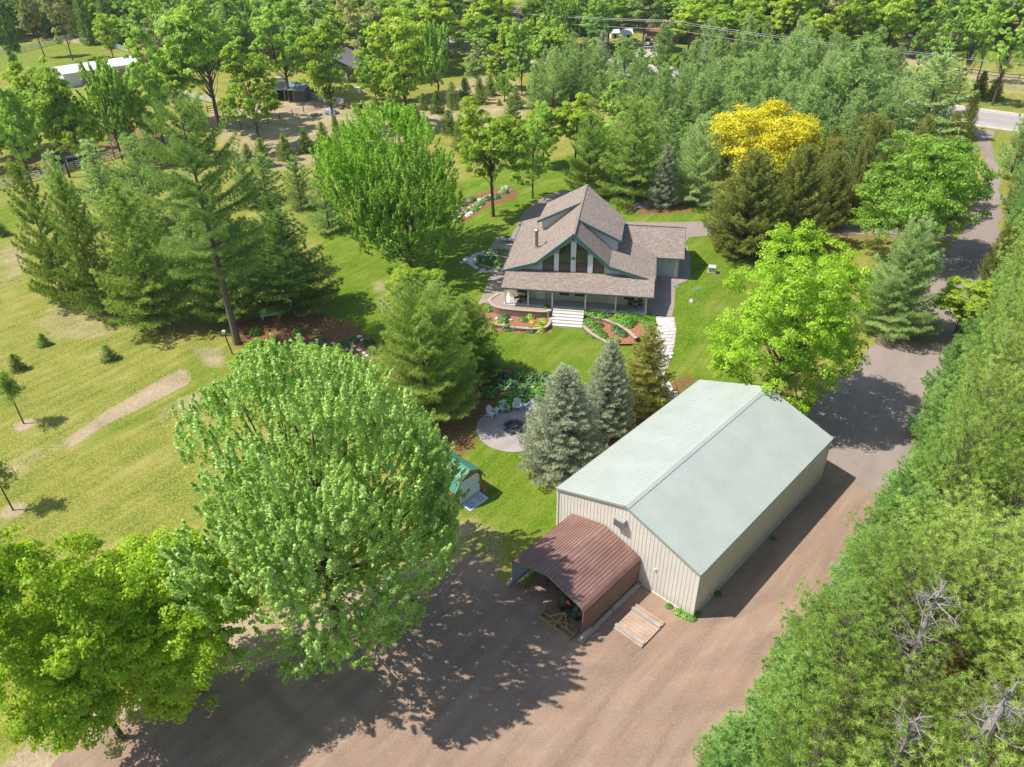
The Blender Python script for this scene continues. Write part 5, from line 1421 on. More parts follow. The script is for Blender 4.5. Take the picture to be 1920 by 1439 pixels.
fence([g2(150, 70), g2(165, 74), g2(195, 84), g2(242, 100)], 4, 1.5, M['fencewhite'], 'white rail fence running down the right far side of the pasture')
fence([g2(300, 168), g2(345, 181), g2(400, 195), g2(434, 204)], 4, 1.5, M['fencewhite'], 'bright white rail fence behind the open paddock')
fence([g2(390, 212), g2(432, 205)], 3, 1.4, M['fencebrown'], 'short dark rail fence at the left paddock corner')
fence([g2(-60, 372), g2(0, 356), g2(45, 344), g2(80, 335), g2(120, 326), g2(165, 311), g2(240, 290), g2(320, 268)], 4, 1.5, M['fencewhite'], 'long pale blue white rail fence behind the left conifers', postm=M['fencebrown'])
fence([g2(576, 185), g2(600, 189), g2(645, 200)], 4, 1.5, M['fencewhite'], 'short bright white rail fence in front of the grey barn')
fence([g2(488, 190), g2(525, 184)], 4, 1.5, M['tgreen'], 'dull green rail fence left of the open shed')
fence([g2(402, 253), g2(427, 246), g2(452, 242), g2(478, 237), g2(503, 233), g2(525, 227), g2(549, 219), g2(570, 211), g2(591, 206), g2(612, 200), g2(630, 196)], 3, 1.3, M['fencebrown'], 'thin wire and dark post fence along the near side of the paddock', 'wire_fence', sp=50, railh=.05)
fence([g2(1745, 118), g2(1772, 133), g2(1820, 139), g2(1880, 147), g2(1940, 152), g2(2050, 165)], 2, 1.1, M['fencebrown'], 'dark rail fence beyond the highway at the upper right', sp=3)

# ------------------------------------------------------------------ outbuildings and far houses
def simple_house(name, loc, rz, w, d, h, rise, wallm, roofm, label, cat='building', doors=(), windows=(), over=.4, ridge='x', eave=None):
    t = empty(name, loc, rz); tag(t, label, cat)
    mb = MB()
    if ridge == 'x': pr_ = [(0, 0), (0, h), (d / 2, h + rise - .05), (d, h), (d, 0)]; mb.add([(-w / 2, y, z) for y, z in pr_] + [(w / 2, y, z) for y, z in pr_], [tuple(range(5)), tuple(range(5, 10))[::-1]] + [(i, (i + 1) % 5, 5 + (i + 1) % 5, 5 + i) for i in range(5)])
    else: pr_ = [(-w / 2, 0), (-w / 2, h), (0, h + rise - .05), (w / 2, h), (w / 2, 0)]; mb.add([(x, 0, z) for x, z in pr_] + [(x, d, z) for x, z in pr_], [tuple(range(5)), tuple(range(5, 10))[::-1]] + [(i, (i + 1) % 5, 5 + (i + 1) % 5, 5 + i) for i in range(5)])
    mb.build('wall', wallm, t)
    mb = MB()
    if ridge == 'x':
        s = rise / (d / 2); zo = h - s * over + .06
        mb.slab([(-w / 2 - over, -over, zo), (w / 2 + over, -over, zo), (w / 2 + over, d / 2, h + rise + .06), (-w / 2 - over, d / 2, h + rise + .06)], .12)
        mb.slab([(-w / 2 - over, d / 2, h + rise + .06), (w / 2 + over, d / 2, h + rise + .06), (w / 2 + over, d + over, zo), (-w / 2 - over, d + over, zo)], .12)
    else:
        s = rise / (w / 2); zo = h - s * over + .06
        mb.slab([(-w / 2 - over, -over, zo), (0, -over, h + rise + .06), (0, d + over, h + rise + .06), (-w / 2 - over, d + over, zo)], .12)
        mb.slab([(0, -over, h + rise + .06), (w / 2 + over, -over, zo), (w / 2 + over, d + over, zo), (0, d + over, h + rise + .06)], .12)
    mb.build('roof', roofm, t)
    for x, wd, hh, m_ in doors: MB().box(x - wd / 2, -.06, .05, x + wd / 2, -.003, hh).build('door', m_, t)
    for x, z, wd, hh in windows:
        o = MB().box(x - wd / 2, -.04, z, x + wd / 2, -.003, z + hh).build('window', M['glass'], t)
        f = MB(); f.box(x - wd / 2 - .08, -.06, z - .08, x + wd / 2 + .08, -.005, z); f.box(x - wd / 2 - .08, -.06, z + hh, x + wd / 2 + .08, -.005, z + hh + .08); f.box(x - .03, -.06, z, x + .03, -.041, z + hh); f.build('frame', M['white'], o)
    return t
gshing = mat_shingle('grey_shingle', [(.10, .10, .12), (.19, .19, .22), (.30, .30, .33)])
bshing = mat_shingle('brown_shingle', [(.13, .09, .07), (.24, .18, .14), (.36, .28, .23)])
greyw = mat_plain('dark_grey_boards', (.10, .10, .10), .8, var=.15)
tanw = mat_plain('tan_boards', (.33, .28, .22), .8, var=.1)
q = G(665, 159)
simple_house('grey_barn', (q[0] - 5.2 , q[1] + 2.2, 0), math.radians(-8), 10.5, 11, 3.6, 2.2, greyw, gshing, 'dark grey barn with a grey shingled roof half hidden behind the narrow yellow green tree', 'barn', doors=[(2.6, 1.6, 2.3, M['white']), (.2, 2.4, 2.6, tanw)], ridge='y', over=.6)
# open shed
q = G(545, 190)
t = empty('open_shed', (q[0], q[1], 0), math.radians(-14)); tag(t, 'open fronted animal shed with a blue grey metal lean-to roof by the paddock', 'shed')
mb = MB(); mb.box(-3.6, 4.4, 0, 3.6, 4.5, 2.2); mb.box(-3.7, 0, 0, -3.6, 4.5, 2.3); mb.box(3.6, 0, 0, 3.7, 4.5, 2.3); mb.box(.9, 0, 0, 3.6, .1, 2.3); mb.build('wall', greyw, t)
mb = MB(); mb.slab([(-4.1, -.7, 2.5), (4.1, -.7, 2.5), (4.1, 2.6, 3.6), (-4.1, 2.6, 3.6)], .06); mb.slab([(-4.1, 2.6, 3.6), (4.1, 2.6, 3.6), (4.1, 5.0, 2.5), (-4.1, 5.0, 2.5)], .06)
for i in range(20): mb.beam((-4 + i * .42, -.7, 2.53), (-4 + i * .42, 2.6, 3.63), .05, .05)
mb.build('roof', mat_plain('blue_grey_metal', (.33, .37, .42), .3, .3, var=.25), t)
for x in (-3.4, -1.2, .9): MB().box(x - .1, -.1, 0, x + .1, .1, 2.4).build('post', tanw, t)
a_, b_ = Vector(G(115, 141, 3.0)), Vector(G(262, 119, 3.0))
L_ = (b_ - a_).length; ang = math.atan2(b_.y - a_.y, b_.x - a_.x); mid = (a_ + b_) / 2
simple_house('stable', (mid.x, mid.y, 0), ang, L_ - .8, 9, 3.2, .9, M['fencewhite'], mat_plain('bright_white_roof', (.80, .80, .80), .5, var=.03), 'long low stable with a bright white metal roof at the edge of the pasture', 'stable', doors=[(-4, 2.4, 2.4, tanw), (5, 2.4, 2.4, tanw)])
q = G(955, 62)
simple_house('white_house', (q[0], q[1] + 3, 0), .1, 14, 9, 4.6, 2.6, M['white'], bshing, 'white two storey house barely seen through the trees above the road', 'house', doors=[(1, 1.1, 2.1, M['dark'])], windows=[(-4, 1, 1.2, 1.3), (4, 1, 1.2, 1.3), (-4, 3, 1.2, 1.2), (4, 3, 1.2, 1.2)])
redw = mat_block('red_brick', (.30, .10, .065), (.36, .14, .09), (.25, .18, .15), .25, .08)
q = G(1262, 82)
simple_house('brick_house', (q[0], q[1], 0), math.radians(-28), 16, 9, 3.0, 2.3, redw, mat_shingle('red_brown_shingle', [(.17, .07, .055), (.28, .12, .09), (.38, .19, .15)]), 'low red brick house among trees at the end of the far gravel driveway', 'house', doors=[(3, 2.6, 2.3, M['dark'])], windows=[(-4, 1, 1.6, 1.2)])
q = G(1728, 112)
simple_house('brown_roofed_house', (q[0], q[1], 0), math.radians(-35), 12, 9, 3.4, 2.6, greyw, bshing, 'small dark house with a brown shingled roof behind the big trees at the upper right', 'house', doors=[(1, 1.2, 2.1, tanw)], windows=[(-3, 1, 1.2, 1.2)])
q = G(1340, 58)
simple_house('pale_roofed_house', (q[0], q[1], 0), math.radians(-20), 13, 9, 3.2, 2.2, M['white'], mat_shingle('pale_brown_shingle', [(.27, .20, .17), (.42, .32, .27), (.55, .45, .4)]), 'white walled house with a pale brown roof hidden behind the far lime trees', 'house', windows=[(-3, 1, 1.2, 1.2), (3, 1, 1.2, 1.2)])
q = G(1177, 76)
simple_house('white_playhouse', (q[0], q[1], 0), .2, 2.4, 2.4, 1.9, 1.0, M['white'], M['white'], 'tiny white playhouse beside the far gravel driveway', 'playhouse', doors=[(0, .8, 1.6, M['dark'])])
q = G(1153, 72)
simple_house('white_shed', (q[0], q[1], 0), .2, 2.2, 2.0, 1.6, .6, M['white'], M['white'], 'tiny white garden hut left of the white playhouse', 'shed', doors=[(0, .8, 1.4, M['dark'])])
def car(loc, rz, paint_, label, pickup=False):
    t = empty('parked_car', loc, rz); tag(t, label, 'car')
    side = [(-2.3, .35), (-2.3, .85), (-2.2, .95), (-.9, 1.0), (.9, 1.0), (2.1, .92), (2.3, .8), (2.3, .35)] if not pickup else [(-2.7, .4), (-2.7, 1.05), (-.9, 1.05), (.9, 1.05), (2.4, 1.0), (2.6, .85), (2.6, .4)]
    mb = MB(); k = len(side)
    mb.add([(x, -.88, z) for x, z in side] + [(x, .88, z) for x, z in side], [tuple(range(k)), tuple(range(k, 2 * k))[::-1]] + [(i, (i + 1) % k, k + (i + 1) % k, k + i) for i in range(k)])
    mb.build('body', paint_, t)
    cab = [(-1.5, .98), (-1.1, 1.5), (.5, 1.52), (1.1, .98)] if not pickup else [(-.9, 1.03), (-.8, 1.75), (.6, 1.77), (1.2, 1.03)]
    mb = MB(); mb.add([(x, -.74, z) for x, z in cab] + [(x, .74, z) for x, z in cab], [(0, 1, 2, 3), (7, 6, 5, 4), (0, 4, 5, 1), (2, 6, 7, 3)]); mb.build('windows', M['glass'], t)
    mb = MB(); a, b = cab[1], cab[2]; mb.box(a[0], -.75, a[1], b[0], .75, a[1] + .06); mb.build('roof', paint_, t)
    for x in (-1.5, 1.5):
        for s in (-1, 1):
            w = MB().tube([(x, s * .72, .33), (x, s * .9, .33)], .33, 14).build('wheel', M['rubber'], t); MB().tube([(x, s * .88, .33), (x, s * .915, .33)], .2, 10).build('rim', M['steel'], w)
    for s in (-1, 1): MB().box(side[-1][0] - .01, s * .7 - .12, .62, side[-1][0] + .03, s * .7 + .12, .78).build('headlight', M['white'], t)
pwhite = mat_plain('white_car_paint', (.72, .73, .76), .25, var=.02); psil = mat_plain('silver_car_paint', (.55, .57, .62), .25, .2, var=.02)
car(G(1214, 84), math.radians(-110), pwhite, 'white pickup truck parked at the head of the far gravel driveway', True)
car(G(1254, 86), math.radians(-100), psil, 'silver car parked in front of the red brick house')
# firewood, tarp, logs by the paddock
mb = MB()
for i in range(26): 
    x = R.uniform(-4, 4); mb.blob((x, R.uniform(-.8, .8), R.uniform(.1, .7)), (R.uniform(.3, .6), .3, .28), i, .5, 6, 4)
o = mb.build('brush_pile', M['fencebrown']); o.location = G(668, 203); tag(o, 'long dark heap of brush and logs at the foot of the narrow yellow green tree', 'brush pile')
mb = MB(); mb.blob((0, 0, .3), (1.6, 1.1, .8), 9, .35, 12, 7); o = mb.build('covered_pile', mat_plain('blue_grey_tarp', (.25, .29, .36), .5, var=.2)); o.location = G(620, 214); tag(o, 'blue grey tarp covered pile by the paddock fence', 'tarp')
mb = MB()
for i in range(9): mb.blob((R.uniform(-1.1, 1.1), R.uniform(-.4, .4), .25), (.35, .25, .25), i + 3, .4, 6, 4)
o = mb.build('rock_pile', M['stone_grey']); o.location = G(595, 217); tag(o, 'small grey rock pile left of the tarp covered pile', 'rock pile')
mb = MB(); mb.box(-2.2, -.6, .0, 2.2, .6, .7); mb.box(-2.0, -.45, .7, 2.0, .45, .95); o = mb.build('hay_wagon', M['stone_white']); o.location = G(660, 172); o.rotation_euler = (0, 0, -.15); tag(o, 'pale stacked boards on the grass in front of the grey barn', 'board stack')
o.name = 'board_stack'
o = MB().box(-1.6, -.8, 0, 1.6, .8, .6).build('water_trough', M['stone_grey']); o.location = G(525, 150); tag(o, 'pale stone edged trough under the large forked tree', 'trough')
# horses' shade shelter behind the left fence
q = G(132, 312)
t = empty('run_in_shelter', (q[0], q[1], 0), math.radians(14)); tag(t, 'low black roofed animal shelter behind the left rail fence', 'shelter')
MB().slab([(-3.6, -1.6, 1.9), (3.6, -1.6, 1.9), (3.6, 1.8, 2.5), (-3.6, 1.8, 2.5)], .1).build('roof', M['dark'], t)
MB().box(-3.3, 1.4, 0, 3.3, 1.5, 2.2).build('wall', M['fencebrown'], t)
for x in (-3.3, 0, 3.3): MB().box(x - .07, -1.4, 0, x + .07, -1.26, 1.85).build('post', M['fencewhite'], t)

# power line along the highway
pw = [hA + hd * s + hn * -9.5 for s in (-35, 75, HL + 30)]
for i, p in enumerate(pw):
    t = empty('utility_pole', (p.x, p.y, 0), math.atan2(hd.y, hd.x)); tag(t, ['wooden utility pole beyond the right edge of the photo beside the highway', 'wooden utility pole in the trees near the far gravel driveway', 'wooden utility pole in the woods beyond the road gap'][i], 'utility pole')
    MB().cyl(0, 0, 0, 10.6, .16, 10, .11).build('pole', M['bark'], t)
    MB().box(-.06, -1.1, 9.9, .06, 1.1, 10.02).build('crossarm', M['bark'], t)
t = empty('power_line', (pw[0].x, pw[0].y, 0)); tag(t, 'four thin grey overhead wires crossing above the highway pines', 'power line')
M['wire'] = mat_plain('wire_grey', (.42, .40, .38), .5, var=.02)
for off, z in ((-1, 10.1), (0, 10.3), (1, 10.1), (0, 8.3)):
    mb = MB()
    for a, b in zip(pw[:-1], pw[1:]):
        pts = []
        for i in range(17):
            s = i / 16; p = a.lerp(b, s) - pw[0] + hn * off
            pts.append((p.x, p.y, z - 4 * 1.5 * s * (1 - s)))
        mb.tube(pts, .035, 4, cap=False)
    mb.build('wire', M['wire'], t)
# ================================================================== TREES (surveyed base, height, crown radius)
TREES = [
 ('maplebig', -12.3, 34.3, 19.6, 8.15, 'L:huge silvery green maple with upright leafy shoots beside the small green roofed shed|maple_tree'),
 ('limebig', -23.8, 26.4, 15.0, 4.02, 'L:sprawling yellow green tree at the bottom left corner of the photo|leafy_tree'),
 ('limebig', -20.0, 29.4, 12.2, 4.04, 'L:loose yellow green tree squeezed between the corner tree and the huge maple|leafy_tree'),
 ('bush', -24.7, 63.0, 5.3, 2.63, 'L:pale grey green shrub beside the birdhouse post|shrub'),
 ('bush', -18.7, 62.7, 4.5, 2.09, 'L:light green shrub just behind the top of the huge maple|shrub'),
 ('bush', -14.5, 61.2, 4.6, 2.07, 'L:light green shrub between the huge maple and the stepping stones|shrub'),
 ('pinemid', -8.0, 58.3, 13.1, 4.52, 'L:bushy white pine left of the fire pit patio|pine_tree'),
 ('pine', -4.4, 65.1, 8.9, 3.38, 'L:paler white pine leaning out beside the retaining walls|pine_tree'),
 ('lime', -10.3, 74.6, 7.7, 3.02, 'L:small rounded bright green tree on the lawn left of the house|leafy_tree'),
 ('pine', -53.4, 82.5, 17.3, 3.17, 'L:leftmost white pine of the conifer clump on the left lawn|pine_tree'),
 ('pine', -47.3, 79.1, 16.6, 3.12, 'L:second white pine from the left in the conifer clump on the left lawn|pine_tree'),
 ('pine', -40.4, 77.0, 16.2, 4.89, 'L:broad low branched pine at the front of the left conifer clump|pine_tree'),
 ('tallpine', -30.0, 72.3, 25.8, 4.43, 'L:tallest pine with a long bare lower trunk beside the birdhouse post|pine_tree'),
 ('pinedark', -32.1, 77.9, 14.0, 4.03, 'L:dark pine directly behind the tall bare trunked pine|pine_tree'),
 ('pinedark', -25.4, 80.1, 12.1, 5.04, 'L:wide dark pine at the right end of the left conifer clump|pine_tree'),
 ('pineblue', -60.9, 112.2, 10.4, 3.19, 'G:left'),
 ('pineblue', -51.7, 105.8, 13.1, 3.7, 'G:left'),
 ('pineblue', -37.7, 115.7, 7.2, 2.74, 'G:fieldpine'),
 ('pineblue', -31.7, 112.5, 7.7, 2.51, 'G:fieldpine'),
 ('pineblue', -25.7, 103.2, 10.2, 2.56, 'G:fieldpine'),
 ('pineblue', -41.7, 96.6, 10.5, 3.36, 'G:left'),
 ('pineblue', -63.3, 105.6, 10.8, 2.45, 'G:left'),
 ('pineblue', -39.9, 113.2, 7.2, 2.21, 'G:fieldpine'),
 ('maple', -14.6, 94.3, 19.0, 8.38, 'L:wide vivid green maple in the middle left behind the lawn|maple_tree'),
 ('maplepale', -12.2, 85.4, 16.3, 5.45, 'L:lighter green maple standing in front of the wide vivid maple|maple_tree'),
 ('lime', -2.3, 105.2, 15.7, 4.46, 'L:yellow green shade tree with bare trunk rising from the rock garden|leafy_tree'),
 ('green', 3.6, 112.1, 12.8, 2.68, 'L:slender forked tree with grey twigs between the shade tree and the driveway|leafy_tree'),
 ('lime', 11.4, 129.2, 11.6, 3.48, 'G:limebush'),
 ('lime', 6.0, 129.1, 10.1, 3.13, 'G:limebush'),
 ('yellowgreen', 20.2, 147.9, 7.4, 2.53, 'L:small yellow green tree poking up between the pines behind the house|leafy_tree'),
 ('pine', 18.5, 112.0, 14.4, 6.04, 'L:large layered white pine right behind the house roof|pine_tree'),
 ('pine', 12.2, 114.6, 11.8, 3.53, 'L:white pine just left of the layered pine behind the house|pine_tree'),
 ('spruceblue', 22.6, 108.1, 8.9, 2.14, 'L:dark blue spruce tucked to the right of the layered white pine|spruce_tree'),
 ('pinepale', 27.6, 109.1, 12.3, 3.72, 'L:thin open pine with visible trunk between the house and the yellow tree|pine_tree'),
 ('cedar', 30.2, 92.1, 13.3, 4.77, 'L:thick brownish green spruce closest to the garage lawn|spruce_tree'),
 ('cedar', 37.6, 95.4, 13.2, 4.04, 'L:brown tipped spruce directly below the yellow tree|spruce_tree'),
 ('cedar', 44.3, 101.7, 10.5, 2.96, 'G:cedar'),
 ('cedar', 49.0, 104.2, 11.8, 1.97, 'G:cedar'),
 ('cedar', 51.1, 102.1, 11.0, 1.69, 'G:cedar'),
 ('yellow', 38.8, 115.9, 12.2, 6.87, 'L:golden yellow crowned tree behind the brown spruces|yellow_tree'),
 ('limemed', 51.2, 90.8, 16.5, 6.43, 'L:large bright green tree overhanging the asphalt driveway|leafy_tree'),
 ('pinebluebig', 41.3, 72.1, 13.1, 3.91, 'L:blue green pine between the driveway and the bright lime tree|pine_tree'),
 ('limebigr', 24.2, 58.3, 17.0, 5.91, 'L:broad lime green tree just behind the metal barn|leafy_tree'),
 ('spruceblueN', 4.2, 50.7, 10.4, 3.67, 'L:pale blue spruce beside the fire pit, nearest the barn eave|spruce_tree'),
 ('spruceblueN', 8.5, 55.6, 9.6, 2.65, 'L:blue spruce in the middle of the three spruces by the barn|spruce_tree'),
 ('spruceolive', 12.4, 58.8, 9.5, 2.84, 'L:olive green spruce beside the white flagstone path|spruce_tree'),
 ('pineblue', 14.3, 188.7, 8.8, 2.27, 'G:band'),
 ('pineblue', 16.0, 176.2, 8.9, 2.33, 'G:band'),
 ('pineblue', 19.2, 174.8, 8.6, 2.47, 'G:band'),
 ('pineblue', 9.9, 179.3, 7.9, 2.33, 'G:band'),
 ('pineblue', 5.8, 167.8, 9.0, 2.08, 'G:band'),
 ('pineblue', 25.1, 173.0, 12.1, 4.25, 'G:band'),
 ('pineblue', 32.8, 171.1, 14.6, 3.57, 'G:band'),
 ('pineblue', 28.3, 171.2, 10.3, 3.28, 'G:band'),
 ('pineblue', 37.8, 172.3, 9.7, 2.41, 'G:band'),
 ('pineblue', 39.8, 168.4, 8.0, 2.6, 'G:band'),
 ('pineblue', 42.8, 160.4, 10.4, 3.47, 'G:band'),
 ('pineblue', 51.0, 173.4, 8.2, 2.57, 'G:band'),
 ('pineblue', 50.7, 159.6, 9.8, 2.93, 'G:band'),
 ('pineblue', 30.5, 151.3, 6.2, 1.95, 'G:band'),
 ('pineblue', 33.4, 145.6, 6.4, 3.01, 'G:band'),
 ('pineblue', 27.6, 132.2, 8.5, 2.6, 'G:band'),
 ('pineblue', 34.6, 131.7, 8.5, 2.38, 'G:band'),
 ('pineblue', 55.7, 158.0, 15.2, 3.68, 'G:band'),
 ('pineblue', 58.4, 156.8, 8.7, 4.93, 'G:band'),
 ('pineblue', 63.6, 145.8, 16.3, 5.84, 'G:band'),
 ('pineblue', 65.7, 173.1, 10.9, 3.39, 'G:band'),
 ('pineblue', 43.6, 152.7, 9.3, 3.47, 'G:band'),
 ('pineblue', 51.3, 155.8, 7.1, 4.0, 'G:band'),
 ('pineblue', 63.9, 146.9, 9.3, 4.24, 'G:band'),
 ('pineblue', 77.0, 163.9, 10.9, 3.64, 'G:band'),
 ('pineblue', 44.3, 152.9, 6.3, 2.87, 'G:band'),
 ('pineblue', 38.0, 153.1, 7.4, 2.93, 'G:band'),
 ('pineblue', 29.7, 161.3, 6.7, 2.76, 'G:band'),
 ('pineblue', 23.8, 156.3, 4.9, 2.92, 'G:band'),
 ('pineblue', 74.5, 168.2, 10.6, 3.49, 'G:band'),
 ('pineblue', 57.7, 173.5, 9.9, 2.87, 'G:band'),
 ('pineblue', 32.7, 124.1, 6.7, 2.47, 'G:band'),
 ('pineblue', 56.3, 178.6, 7.9, 2.36, 'G:band'),
 ('pineblue', 67.3, 168.6, 9.6, 2.99, 'G:band'),
 ('pinepale', 77.9, 144.9, 13.5, 8.06, 'L:massive pale green pine at the bend of the driveway|pine_tree'),
 ('pineblue', 66.4, 135.5, 7.6, 3.6, 'G:band'),
 ('spruceblue', 23.8, 203.2, 8.9, 2.26, 'L:pointed blue spruce left of the far gravel driveway|spruce_tree'),
 ('spruceblue', 46.4, 190.1, 8.5, 2.02, 'L:silvery blue spruce right of the far gravel driveway|spruce_tree'),
 ('pineblue', 52.9, 126.8, 8.0, 2.54, 'L:small blue green pine just right of the yellow tree|pine_tree'),
 ('cedar', 83.1, 140.2, 8.1, 1.45, 'L:rust brown cedar at the driveway mouth|cedar_tree'),
 ('cedar', 79.8, 138.4, 5.5, 1.51, 'L:olive cedar left of the rust brown cedar|cedar_tree'),
 ('cedaryellow', 101.2, 170.3, 5.2, 1.54, 'L:yellow green conifer by the highway, left of a pair|conifer'),
 ('cedaryellow', 103.1, 167.7, 4.4, 1.66, 'L:yellow green conifer by the highway, right of a pair|conifer'),
 ('cedaryellow', 102.5, 180.8, 3.6, 1.29, 'L:small yellow green conifer behind the massive pale pine|conifer'),
 ('pineblue', 81.1, 120.8, 11.3, 2.51, 'L:blue green pine at the right edge beside the highway junction|pine_tree'),
 ('pineblue', 73.7, 105.3, 11.4, 2.18, 'G:rightedge'),
 ('pineblue', 70.6, 98.2, 8.0, 2.08, 'G:rightedge'),
 ('cedar', 58.4, 83.1, 7.5, 1.87, 'L:brownish cedar at the right edge above the lime shrub|cedar_tree'),
 ('lime', 47.6, 70.7, 7.0, 2.95, 'L:lime shrub tree reaching over the driveway on the right|leafy_tree'),
 ('youngspruce', -14.6, 164.8, 4.4, 1.54, 'G:young'),
 ('youngspruce', -11.6, 167.7, 5.3, 1.43, 'G:young'),
 ('youngspruce', -9.1, 173.3, 4.9, 1.53, 'G:young'),
 ('youngspruce', -5.9, 171.7, 5.2, 1.49, 'G:young'),
 ('youngspruce', -3.7, 178.5, 4.4, 1.44, 'G:young'),
 ('youngspruce', -0.7, 182.2, 3.3, 1.33, 'G:young'),
 ('youngspruce', -17.8, 167.5, 3.3, 1.14, 'G:young'),
 ('youngspruce', -24.8, 167.9, 3.1, 1.25, 'G:young'),
 ('youngspruce', -28.3, 168.2, 2.7, 0.91, 'G:young'),
 ('youngspruce', -31.5, 165.1, 2.4, 0.78, 'G:young'),
 ('youngspruce', -34.0, 142.4, 4.5, 1.35, 'G:young'),
 ('youngspruce', -36.7, 139.5, 4.1, 1.42, 'G:young'),
 ('youngspruce', -39.3, 135.4, 4.5, 1.48, 'G:young'),
 ('youngspruce', -42.5, 132.2, 4.7, 1.6, 'G:young'),
 ('youngspruce', -31.0, 140.5, 6.1, 1.15, 'G:young'),
 ('youngspruce', -6.9, 156.8, 2.7, 1.31, 'G:young'),
 ('youngspruce', -11.4, 150.0, 4.3, 1.69, 'G:young'),
 ('youngspruce', -8.5, 139.5, 6.0, 1.58, 'G:young'),
 ('youngspruce', 0.8, 156.4, 5.2, 1.78, 'G:young'),
 ('youngspruce', -18.7, 160.2, 3.0, 1.16, 'G:young'),
 ('youngspruce', 1.8, 167.1, 4.2, 1.49, 'G:young'),
 ('youngspruce', -1.7, 170.0, 1.3, 0.64, 'G:young'),
 ('youngspruce', -45.4, 133.4, 3.5, 1.21, 'G:young'),
 ('youngspruce', -51.3, 72.6, 1.5, 0.67, 'L:tiny round pine on the left lawn, left of the other tiny one|young_pine'),
 ('youngspruce', -42.8, 69.4, 1.8, 0.87, 'L:tiny bushy pine on the left lawn, nearer the bare strip|young_pine'),
 ('youngspruce', -51.6, 67.7, 1.9, 0.85, 'L:tiny pine on the left lawn beside the upper sapling|young_pine'),
 ('youngspruce', -72.8, 103.5, 2.9, 0.99, 'L:small dark spruce cut by the left edge of the photo|young_spruce'),
 ('lime', -93.7, 157.9, 13.1, 4.07, 'G:fencerow'),
 ('green', -75.5, 119.1, 17.7, 3.23, 'G:fencerow'),
 ('green', -74.4, 128.0, 17.3, 3.49, 'G:fencerow'),
 ('lime', -70.9, 127.2, 16.3, 3.53, 'G:fencerow'),
 ('green', -67.5, 133.8, 16.8, 3.97, 'G:fencerow'),
 ('green', -60.7, 136.4, 18.7, 3.29, 'G:fencerow'),
 ('lime', -65.7, 159.7, 13.5, 5.09, 'G:fencerow'),
 ('lime', -67.0, 138.6, 13.2, 2.73, 'G:fencerow'),
 ('bare', -71.7, 139.6, 9.1, 2.31, 'L:thin grey leafless looking tree inside the left tree row|leafy_tree'),
 ('lime', -69.3, 140.5, 6.3, 1.84, 'L:low lime bush under the left tree row|leafy_tree'),
 ('green', -57.5, 155.8, 24.5, 7.34, 'L:very large bright green tree behind the white pasture fence|leafy_tree'),
 ('lime', -45.8, 142.6, 17.0, 4.41, 'L:yellow green tree with leaning trunk beside the open paddock|leafy_tree'),
 ('lime', -105.8, 221.2, 11.9, 3.38, 'L:small bright green tree on the pasture fence line|leafy_tree'),
 ('greendark', -120.6, 200.2, 18.1, 2.85, 'L:dark green tree at the top left edge of the pasture|leafy_tree'),
 ('bare', -95.3, 218.6, 13.1, 4.79, 'G:wleft'),
 ('green', -48.2, 176.4, 20.8, 6.19, 'L:large green tree with forked dark trunk behind the open shed|leafy_tree'),
 ('sage', -47.0, 209.8, 13.2, 5.48, 'G:wmid'),
 ('olive', -34.2, 202.3, 18.0, 5.27, 'L:drooping brownish olive tree behind the grey barn|leafy_tree'),
 ('lime', -33.6, 150.5, 17.8, 4.55, 'L:narrow yellow green tree in front of the grey barn|leafy_tree'),
 ('lime', -22.7, 176.6, 18.7, 5.97, 'L:tall yellow green tree behind the slender one right of the grey barn|leafy_tree'),
 ('lime', -19.7, 154.3, 17.3, 4.52, 'L:tall slender yellow green tree right of the grey barn|leafy_tree'),
 ('green', -15.0, 174.8, 15.0, 3.98, 'L:green tree left of the gap with the road|leafy_tree'),
 ('green', -28.7, 174.2, 10.1, 2.82, 'L:small dense green tree touching the grey barn wall|leafy_tree'),
 ('sage', -19.1, 232.0, 16.4, 9.08, 'G:wmid'),
 ('bare', -15.7, 225.8, 9.8, 3.5, 'L:bare white branched tree above the road gap|bare_tree'),
 ('bare', -12.6, 229.0, 7.1, 2.29, 'L:small bare white branched tree leaning over the road gap|bare_tree'),
 ('lime', -4.8, 226.8, 15.4, 6.74, 'G:wcentre'),
 ('green', -6.5, 207.0, 11.0, 4.28, 'G:wcentre'),
 ('sage', -6.9, 185.7, 8.3, 2.67, 'G:wcentre'),
 ('lime', -2.1, 183.7, 8.7, 3.56, 'G:wcentre'),
 ('green', 3.3, 177.9, 14.7, 2.49, 'G:wcentre'),
 ('yellowgreen', 9.6, 188.5, 13.9, 4.31, 'G:wcentre'),
 ('green', -0.6, 172.9, 5.6, 2.3, 'G:wcentre'),
 ('lime', 1.1, 203.8, 12.3, 3.66, 'G:wcentre'),
 ('sprucedark', 9.6, 260.9, 9.8, 2.78, 'G:darkrow'),
 ('sprucedark', 14.4, 254.7, 10.2, 2.61, 'G:darkrow'),
 ('sprucedark', 18.8, 254.4, 9.9, 2.46, 'G:darkrow'),
 ('sprucedark', 23.2, 247.0, 10.4, 2.82, 'G:darkrow'),
 ('green', 28.6, 231.7, 13.0, 5.15, 'G:wroad'),
 ('sage', 37.1, 224.5, 15.7, 4.88, 'G:wroad'),
 ('lime', 48.2, 217.5, 13.3, 4.99, 'G:wroad'),
 ('lime', 59.5, 210.4, 13.5, 6.68, 'G:wroad'),
 ('lime', 70.8, 209.0, 17.0, 5.27, 'G:wroad'),
 ('lime', 75.9, 203.1, 13.2, 4.49, 'G:wroad'),
 ('lime', 79.2, 190.5, 18.8, 4.56, 'G:wroad'),
 ('lime', 87.6, 188.8, 18.6, 4.73, 'G:wroad'),
 ('green', 45.5, 234.2, 13.7, 4.49, 'G:wroad'),
